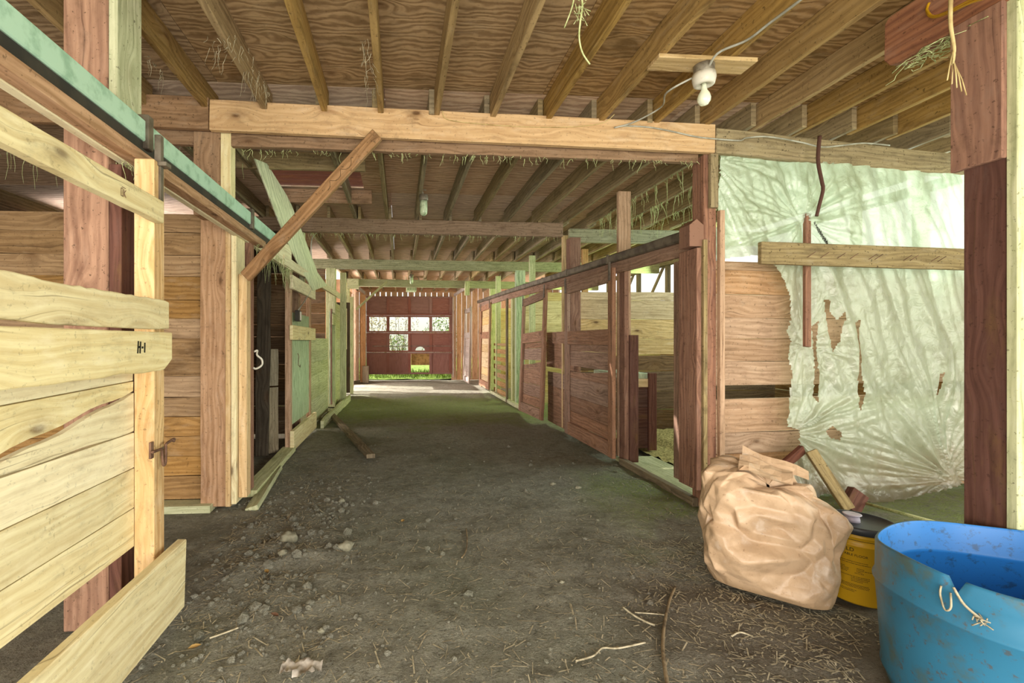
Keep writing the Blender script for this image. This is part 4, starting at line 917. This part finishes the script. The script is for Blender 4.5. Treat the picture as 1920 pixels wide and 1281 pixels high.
# ------------------------------------------------------------------ blue tub
tc_ = (2.245, 1.455, 0.0); R = .42; HT = .56
def rimf(q, r, z):
    d = ((q - math.radians(189) + math.pi) % (2 * math.pi)) - math.pi
    n_ = -.05 * max(0, 1 - abs(d) / .05) if z > HT - .03 else 0
    return n_ + (.012 * math.sin(2 * q + .6) + .006 * math.sin(5 * q) if z > .3 else 0)
t = thing('water_tub', 'large blue plastic tub in the lower right corner', 'tub', tc_)
po = [(.001, .0), (R - .05, .0), (R - .03, .012), (R - .022, .05), (R - .012, .065), (R - .016, .085), (R - .012, .12), (R - .004, .28), (R + .004, .402), (R + .010, .408), (R + .011, .415), (R + .003, .422), (R + .002, .5), (R + .002, HT - .008), (R - .002, HT), (R - .008, HT)]
m = MB(); m.lathe(po, tc_, 120, rimf); 
for f in list(m.bm.faces):
    if len(f.verts) > 10: m.bm.faces.remove(f)
m.build('tub_wall', 'tub', t)
pi_ = [(R - .008, HT), (R - .013, HT - .008), (R - .013, .46), (R - .026, .447), (R - .026, .432), (R - .014, .42), (R - .03, .06), (R - .06, .03), (.001, .03)]
m = MB(); m.lathe(pi_, tc_, 120, rimf)
for f in list(m.bm.faces):
    if len(f.verts) > 10: m.bm.faces.remove(f)
m.build('tub_inside', 'tubin', t)
a0 = math.radians(189); nq = Vector((tc_[0] + (R + .012) * math.cos(a0), tc_[1] + (R + .012) * math.sin(a0), HT - .04))
tw = MB()
tan = Vector((-math.sin(a0), math.cos(a0), 0)); outw = Vector((math.cos(a0), math.sin(a0), 0))
tw.ctube([nq + Vector((0, 0, .02)), nq + tan * .03 + outw * .006 - Vector((0, 0, .02)), nq + tan * .075 + outw * .008 - Vector((0, 0, .045))], .004, 6)
tw.ctube([nq - tan * .005 + outw * .004, nq + outw * .012 - Vector((0, 0, .045)), nq - tan * .015 + outw * .012 - Vector((0, 0, .06)), nq - tan * .03 + outw * .006 - Vector((0, 0, .02)), nq - tan * .03 + outw * .002 + Vector((0, 0, .01))], .003, 6)
for k in range(14): 
    q_ = nq + tan * random.uniform(.05, .09) + outw * .006 - Vector((0, 0, random.uniform(.035, .06))); tw.tube([q_, q_ + Vector((random.uniform(-.02, .02), random.uniform(-.02, .02), random.uniform(-.02, .02)))], .002, 4)
one('twine', tw, 'straw', 'knotted twine with straw stuck in the notch of the blue tub rim', 'twine', bevel=0)

# ------------------------------------------------------------------ yellow pail
bc = Vector((2.435, 2.275, 0.0)); BR = .15; BH = .40
t = thing('pail', 'yellow plastic pail with a dark lid beside the blue tub', 'pail', bc)
m = MB(); m.lathe([(.001, 0.004), (BR - .014, 0.004), (BR - .010, .012), (BR - .002, .30), (BR + .003, .304), (BR + .003, .310), (BR - .001, .314), (BR, .345), (BR + .004, .349), (BR + .004, .355), (BR, .359), (BR + .001, .372), (.001, .372)], bc, 72)
pb = m.build('pail_body', 'yellow', t)
m = MB(); m.lathe([(BR + .002, .366), (BR + .010, .366), (BR + .011, .395), (BR + .006, .402), (BR - .008, .402), (BR - .012, .392), (.001, .392)], bc, 72); ld = m.build('lid', 'lid', t)
cpos = bc + Vector((-.03, .01, 0))
m = MB(); m.lathe([(.001, .392), (.034, .392), (.033, .408), (.030, .418), (.034, .424), (.040, .428), (.040, .432), (.034, .433), (.001, .430)], cpos, 32); m.build('spout_cap', 'cap', ld)
def wrap_text(body, size, ang, z, parent, name):
    cu = bpy.data.curves.new(name, 'FONT'); cu.body = body; cu.size = size; cu.extrude = .0006
    o = bpy.data.objects.new('tmp', cu); COL.objects.link(o); bpy.context.view_layer.update()
    me = bpy.data.meshes.new_from_object(o.evaluated_get(bpy.context.evaluated_depsgraph_get())); bpy.data.objects.remove(o)
    for v in me.vertices:
        zz_ = z + v.co.y; rr = BR - .002 - .008 * max(0, (.30 - zz_) / .3) + .0008 + v.co.z; a = ang + v.co.x / BR
        v.co = Vector((rr * math.cos(a), rr * math.sin(a), zz_))
    me.materials.clear(); me.materials.append(M['ink']); b = bpy.data.objects.new(name, me); COL.objects.link(b); b.parent = parent; return b
A0 = math.radians(188)
wrap_text('FIELD', .026, A0 + .06, .275, pb, 'lettering')
wrap_text('& STABLE FLOOR', .0165, A0, .252, pb, 'lettering')
ink = MB(); random.seed(5)
def dash(a, l, z, hgt=.0028):
    n = max(2, int(l / .04)); 
    for i in range(n):
        a1, a2 = a + l * i / n, a + l * (i + .8 * random.uniform(.7, 1.1)) / n; r1 = BR - .0012 - .008 * max(0, (.30 - z) / .3)
        ink.quad([bc + Vector((r1 * math.cos(q), r1 * math.sin(q), zz_)) for q, zz_ in ((a1, z), (a2, z), (a2, z + hgt), (a1, z + hgt))])
for k, (a, l, z) in enumerate([(0, .85, .222), (.02, .9, .212), (0, .25, .19), (0, .36, .182), (0, .34, .174), (0, .3, .166), (.55, .2, .19), (.55, .42, .182), (.55, .16, .174), (.5, .24, .166), (0, .9, .147), (.4, .5, .139), (.4, .45, .131), (.4, .32, .123), (0, .88, .105), (0, .9, .098), (.1, .78, .091), (0, .55, .075), (.1, .4, .068)]): dash(A0 + a, l, z)
ink.build('fine_print', 'ink', pb)
L = MB(); L.tube([bc + Vector((BR * 1.005 * math.cos(a), BR * 1.005 * math.sin(a), .335 - .0 * a)) for a in [A0 - .2 + i * .1 for i in range(20)]], .0012, 5); L.build('rim_line', 'ink', t)
random.seed(33)

# ------------------------------------------------------------------ paper bag
def bag():
    C0 = Vector((2.035, 2.395, 0)); e1 = Vector((.75, -.66, 0)).normalized(); e2 = Vector((.66, .75, 0)).normalized()
    m = MB(); n, H = 190, 100; rings = []
    def ridged(p, o=3):
        s, a, q = 0, .5, p.copy()
        for i in range(o): s += a * (1 - abs(noise.noise(q)) * 2); a *= .5; q = q * 2.1 + Vector((3, 1, 7))
        return s
    def pt(th, h):
        # h 0..1 up the outside, 1..1.35 folding inside
        top = .60 + .05 * math.cos(th - 2.6) + .05 * noise.noise(Vector((math.cos(th) * 1.6, math.sin(th) * 1.6, 4))) + .02 * noise.noise(Vector((math.cos(th) * 5, math.sin(th) * 5, 1)))
        if h <= 1: z = top * h; sc = 1.0
        else: k_ = (h - 1) / .3; z = top + .03 * math.sin(k_ * math.pi) - .05 * k_; sc = 1 - k_ * .97
        wv = 1.0 + .10 * math.sin(min(h, 1) * math.pi) - .08 * max(0, .15 - h) / .15
        wv *= 1 - .20 * (max(0, min(h, 1) - .70) / .30) ** 1.5
        ce, se = math.cos(th), math.sin(th); pw = .55
        x = math.copysign(abs(ce) ** pw, ce) * .285 * wv * sc; y = math.copysign(abs(se) ** pw, se) * .165 * wv * sc
        sh = .05 * (z / .62) ** 2
        q = Vector((x, y, z))
        wq = q + Vector((noise.noise(q * 3), noise.noise(q * 3 + Vector((9, 0, 0))), noise.noise(q * 3 + Vector((0, 9, 0))))) * .09
        dv = noise.voronoi(Vector((wq.x * 6.5, wq.y * 6.5, wq.z * 6.0 + 2)))[0]
        fac = (dv[1] - dv[0]); fac2 = dv[0]
        v1 = abs(noise.noise(Vector((wq.x * 5 + wq.z * 2.0, wq.y * 5, wq.z * 5 + 5))))
        v2 = abs(noise.noise(Vector((wq.x * 9 - wq.z * 4, wq.y * 9 + 3, wq.z * 9))))
        big_ = noise.noise(Vector((x * 2.4, y * 2.4, z * 2.6 + 8)))
        amp = .2 + .8 * min(1, h / .14)
        d = (big_ * .06 + (v1 - .2) * .12 - (v2 - .2) * .03 - (fac2 - .45) * .07) * amp
        if h > 1: d *= max(0, 1 - (h - 1) / .3)
        nrm = Vector((x / .285 ** 2, y / .165 ** 2, 0))
        nrm = nrm.normalized() if nrm.length > 1e-6 else Vector((0, 0, 0))
        q = q + nrm * d + Vector((0, 0, ((v1 - .2) * .05 - (fac2 - .45) * .05 + big_ * .03) * min(1, max(0, h * 2 - .6))))
        return C0 + e1 * (q.x + sh * -.2) + e2 * q.y + Vector((0, 0, max(.004, q.z)))
    n, H = 30, 15; random.seed(77)
    for j in range(H + 1):
        row = []
        for i in range(n):
            jt = 0 if j in (0, H) else 1
            th = 2 * math.pi * (i + .5 * (j % 2) + random.uniform(-.33, .33) * jt) / n; h = 1.30 * (j + random.uniform(-.3, .3) * jt) / H
            p = pt(th, h); o_ = Vector((p.x - C0.x, p.y - C0.y, 0)); o_ = o_.normalized() if o_.length > 1e-4 else o_
            if 1 < j < H - 1: p = p + o_ * random.uniform(-.02, .02)
            row.append(m._v(p))
        rings.append(row)
    for j in range(H):
        for i in range(n):
            a_, b_, c_, d_ = rings[j][i], rings[j][(i + 1) % n], rings[j + 1][(i + 1) % n], rings[j + 1][i]
            if j % 2 == 0: m.bm.faces.new((a_, b_, d_)); m.bm.faces.new((b_, c_, d_))
            else: m.bm.faces.new((a_, b_, c_)); m.bm.faces.new((a_, c_, d_))
    bmesh.ops.remove_doubles(m.bm, verts=m.bm.verts, dist=1e-4)
    bmesh.ops.subdivide_edges(m.bm, edges=m.bm.edges[:], cuts=5, use_grid_fill=True)
    for v in m.bm.verts:
        q = v.co - C0; dd = noise.noise(q * 22) * .0035 + noise.noise(q * 50) * .0012; o_ = Vector((q.x, q.y, .12)).normalized()
        v.co += o_ * dd
        if v.co.z < .004: v.co.z = .004
    bmesh.ops.smooth_vert(m.bm, verts=m.bm.verts, factor=.35, use_axis_x=True, use_axis_y=True, use_axis_z=True)
    for f_ in m.bm.faces: f_.smooth = True
    t = thing('paper_bag', 'crumpled brown paper feed bag on the dirt beside the yellow pail', 'bag', C0)
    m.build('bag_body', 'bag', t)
    f = MB(); random.seed(9)
    def flap(o, ax, ay, nx_, ny_, sc, ph):
        g_ = [[f._v(o + ax * (i / nx_ - .5) + ay * (j / ny_ - .5) + Vector((0, 0, sc * (math.sin(i * 1.1 + ph) * .6 + abs(math.sin(j * .8 + i * .35 + ph)) * .8 + noise.noise(Vector((i * .6, j * .6, ph))) * .6)))) for j in range(ny_ + 1)] for i in range(nx_ + 1)]
        for i in range(nx_):
            for j in range(ny_): f.bm.faces.new((g_[i][j], g_[i + 1][j], g_[i + 1][j + 1], g_[i][j + 1]))
    up_ = Vector((0, 0, 1))
    flap(C0 - e1 * .02 - e2 * .02 + up_ * .625, e1 * .24 - up_ * .03, e2 * .13 + up_ * .05, 5, 4, .030, .6)
    flap(C0 + e1 * .02 + e2 * .08 + up_ * .655, e1 * .30 - up_ * .09, e2 * .05 + up_ * .05, 6, 2, .014, 2.2)
    flap(C0 - e1 * .15 - e2 * .03 + up_ * .635, e1 * .07 + up_ * .03, e2 * .14 + up_ * .02, 2, 3, .025, 4.0)
    f.build('torn_flap', 'bag', t)
bag()
random.seed(41)

# ------------------------------------------------------------------ floor bits
t = MB().board((-1.30, 8.6, .04), (-.33, 5.25, .045), (1, 0, 0), .10, .05, .006)
one('floor_plank', t, 'grey', 'long grey timber lying on the dirt along the left side', 'plank', bevel=.004)
def stick(uv, r, label, mat='stick', r2=None, z=.012):
    pts = [P(u_, v_, z=0) for u_, v_ in uv]
    pts = [Vector((p.x, p.y, gz(p.x, p.y) + z)) for p in pts]
    m = MB(); m.ctube(pts, r, 7, r2); return one('stick', m, mat, label, 'stick', 'sticks on the dirt floor', bevel=0)
stick([(1266, 1094), (1256, 1120), (1247, 1160), (1243, 1195), (1244, 1230), (1250, 1270), (1256, 1310)], .0065, 'long curved stick lying on the floor in front of the paper bag', r2=.009)
stick([(1168, 1135), (1190, 1150), (1215, 1163), (1228, 1168)], .005, 'short pale stick touching the left side of the long curved stick', 'straw')
stick([(1190, 1144), (1225, 1145), (1246, 1148)], .003, 'thin stalk crossing the upper half of the long curved stick', 'straw')
stick([(1080, 1238), (1112, 1228), (1130, 1212), (1160, 1212), (1210, 1203)], .004, 'crooked pale twig left of the long curved stick', 'straw')
stick([(1412, 1190), (1388, 1182), (1372, 1188)], .004, 'bent pale twig on the dirt below the paper bag', 'straw')
stick([(393, 1196), (420, 1186), (447, 1177)], .004, 'straight straw stalk on the dirt right of the near left door', 'straw')
stick([(874, 990), (876, 1010), (874, 1030), (866, 1044)], .005, 'small dark twig standing out in the middle of the aisle floor')
def stone(u_, v_, s, label, mat='stone', fl=.6, nm='stone', cat='stone'):
    p = P(u_, v_, z=0); p.z = gz(p.x, p.y); bm = MB(); r_ = bmesh.ops.create_icosphere(bm.bm, subdivisions=3, radius=s)
    sd = random.random() * 40
    for v in bm.bm.verts:
        n_ = v.co.normalized(); k = 1 + .45 * noise.noise(n_ * 1.6 + Vector((sd, 0, 0))) + .15 * noise.noise(n_ * 5 + Vector((0, sd, 0))); v.co = Vector((v.co.x * k, v.co.y * k * .8, v.co.z * k * fl)) + p + Vector((0, 0, s * fl * .45))
    for f in bm.bm.faces: f.smooth = True
    return one(nm, bm, mat, label, cat, bevel=0)
for (u_, v_, s, lb) in [(640, 942, .028, 'pale grey stone on the left half of the floor before the sill'), (1037, 907, .024, 'pale pebble in mid floor, left one of the pair before the right threshold'), (1084, 915, .026, 'pale pebble in mid floor, right one of the pair before the right threshold'), (648, 1030, .05, 'flat grey stone set into the left side of the floor'), (540, 1020, .06, 'rough grey clod beside the left mound of dirt'), (530, 1050, .03, 'whitish stone chip below the rough grey clod'), (1054, 1090, .013, 'small pale chip in the middle right of the floor'), (602, 1180, .016, 'small pale chip on the lower left of the floor')]: stone(u_, v_, s, lb)
p = P(562, 1258, z=0); m = MB(); sd = 3
gg = [[m._v(p + Vector(((i - 8) * .011, (j - 4) * .012, .016 + .022 * noise.noise(Vector((i * .35, j * .35, 2))) + .012 * noise.noise(Vector((i * .9, j * .9, 5)))))) for j in range(9)] for i in range(17)]
for i in range(16):
    for j in range(8):
        if (i - 8) ** 2 / 64 + (j - 4) ** 2 / 18 < 1: m.bm.faces.new((gg[i][j], gg[i + 1][j], gg[i + 1][j + 1], gg[i][j + 1])).smooth = True
for v in list(m.bm.verts):
    if not v.link_faces: m.bm.verts.remove(v)
one('rag', m, 'rag', 'crumpled dirty white rag at the bottom edge of the floor', 'rag', bevel=0)
for (u_, v_, lb, mt) in [(500, 1078, 'dry orange leaf on the left side of the floor', 'ochre'), (515, 1155, 'reddish dry leaf below the orange leaf', 'rust'), (755, 977, 'small yellow leaf in the middle of the aisle floor', 'ochre'), (365, 1210, 'yellow-brown leaf near the bottom of the left door', 'ochre')]:
    p = P(u_, v_, z=0); p.z = gz(p.x, p.y) + .008; m = MB(); a = random.uniform(0, 3)
    d = Vector((math.cos(a), math.sin(a), 0)); e = Vector((-d.y, d.x, 0)); S_ = .028
    ctr = [m._v(p + d * S_ * k + Vector((0, 0, .006 * (k * k)))) for k in (-1, -.4, .3, 1)]
    lft = [m._v(p + d * S_ * k + e * S_ * .45 + Vector((0, 0, .010))) for k in (-.4, .3)]; rgt = [m._v(p + d * S_ * k - e * S_ * .45 + Vector((0, 0, .008))) for k in (-.4, .3)]
    for s_ in (lft, rgt):
        m.bm.faces.new((ctr[0], ctr[1], s_[0])); m.bm.faces.new((ctr[1], ctr[2], s_[1], s_[0])); m.bm.faces.new((ctr[2], ctr[3], s_[1]))
    one('dry_leaf', m, mt, lb, 'leaf', 'dry leaves on the dirt floor', bevel=0)
# uncountable litter
m = MB()
def scatter(n, fx, fy, fn):
    for k in range(n):
        x, y = fx(), fy(); fn(x, y, gz(x, y))
def chaff(x, y, z):
    if math.hypot(x - 2.245, y - 1.455) < .47 or math.hypot(x - 2.455, y - 2.265) < .2: return
    a = random.uniform(0, 6.3); l = random.choice((.004, .005, .006, .008, .012, .02, .035)) * (.5 + random.random()); d = Vector((math.cos(a), math.sin(a), random.uniform(-.1, .15))) * l; e = Vector((-math.sin(a), math.cos(a), 0)) * random.uniform(.0012, .0032); p = Vector((x, y, z + .006))
    m.quad([p - d - e, p + d - e, p + d + e, p - d + e])
scatter(9000, lambda: random.uniform(-1.2, 2.5), lambda: 1.3 + 6 * random.random() ** 1.6, chaff)
scatter(3500, lambda: random.gauss(2.0, .4), lambda: random.uniform(1.2, 3.0), chaff)
scatter(2000, lambda: random.gauss(-.85, .25), lambda: random.uniform(2.2, 5.5), chaff)
tag(m.build('straw_litter', 'straw'), 'fine straw and chaff scattered over the dirt floor', 'straw', None, 'stuff')
m = MB()
def clod(x, y, z):
    if math.hypot(x - 2.245, y - 1.455) < .47: return
    s = random.uniform(.003, .010) * (1.5 if x < -.3 and y < 4 else 1) * (1 + (random.random() ** 8) * 2.2); r_ = bmesh.ops.create_icosphere(m.bm, subdivisions=1, radius=s); sd = random.random() * 50
    for v in r_['verts']:
        k = 1 + .5 * noise.noise(v.co * (1.2 / s) + Vector((sd, 0, 0))); v.co = Vector((v.co.x * k, v.co.y * k, v.co.z * k * .7)) + Vector((x, y, z + s * .3))
scatter(700, lambda: random.gauss(-.7, .28), lambda: random.uniform(2.0, 4.6), clod)
scatter(600, lambda: random.uniform(-1.1, 2.4), lambda: 1.3 + 5 * random.random() ** 1.4, clod)
tag(m.build('dirt_clods', 'ground'), 'loose clods and grit on the dirt floor', 'dirt', None, 'stuff')

# ------------------------------------------------------------------ hay wisps and cobwebs hanging from the timbers
def wisps(name, label, spots, n, ln, mat='hay', r=.0025):
    m = MB()
    for (x, y, z, sx, sy) in spots:
        for k in range(n):
            p = Vector((x + random.uniform(-sx, sx), y + random.uniform(-sy, sy), z)); pts = [p]; L_ = ln * random.random() ** 1.8 + .02; dr = Vector((random.uniform(-.5, .5), random.uniform(-.5, .5), 0)) * random.random()
            for i in range(4): p = p + Vector((random.uniform(-.012, .012), random.uniform(-.012, .012), -L_ / 4)) + dr * L_ / 5; pts.append(p)
            m.tube(pts, r * random.uniform(.5, 1.3), 4, r * .3)
    return tag(m.build(name, mat), label, 'hay', None, 'stuff')
wisps('hanging_hay', 'green hay wisps hanging from joists over the first right stall', [(2.81, 5.0, JZ, .03, 1.3), (3.24, 5.0, JZ, .03, 1.3), (3.67, 5.0, JZ, .03, 1.3), (4.1, 5.2, JZ, .03, 1.2), (4.5, 5.3, JZ, .03, 1)], 75, .30, r=.005)
wisps('hanging_hay', 'pale hay fringe along the underside of the ledger board', [(.6, Y1 + .08, 2.81, 1.8, .03)], 130, .07)
wisps('hanging_hay', 'hay fringe under the second cross beam', [(.5, Y2, 2.875, 1.8, .05)], 110, .09)
wisps('hanging_hay', 'hay tufts hanging from the left door track near the diagonal brace', [(-1.26, 4.55, 2.22, .05, .45), (-1.33, 5.5, 2.22, .04, .15), (-1.3, 2.4, 2.2, .05, .15)], 60, .30)
wisps('hanging_hay', 'hay strands above the left stalls, left of the plywood sheet', [(-1.9, 4.0, 2.95, .5, .25), (-3.0, 3.9, 2.9, .7, .1)], 60, .3)
wisps('hanging_hay', 'cobweb strands between the front joists at upper left', [(-1.0, 2.75, JZ, .12, .1), (-.95, 3.1, JZ, .06, .15), (-1.55, 2.9, JZ, .05, .2), (-.2, 2.9, JZ, .03, .3)], 26, .16, 'straw', .002)
m = MB(); p = P(1090, -12, z=3.05)
m.ctube([P(1088, -20, z=3.06), P(1092, 10, z=3.0), P(1088, 40, z=2.94), P(1086, 70, z=2.88), P(1092, 98, z=2.82), P(1106, 120, z=2.78)], .005, 6, .004)
m.ctube([P(1078, -15, z=3.05), P(1072, 15, z=2.99), P(1058, 52, z=2.93)], .004, 6, .003)
for k in range(24): q = P(1086 + random.uniform(-8, 12), 20 + random.uniform(-25, 20), z=2.98); m.tube([q, q + Vector((random.uniform(-.03, .03), random.uniform(-.02, .02), random.uniform(-.05, .03)))], .002, 4)
one('twine', m, 'hay', 'frayed green baler twine hanging from the ceiling at top centre', 'twine', bevel=0)
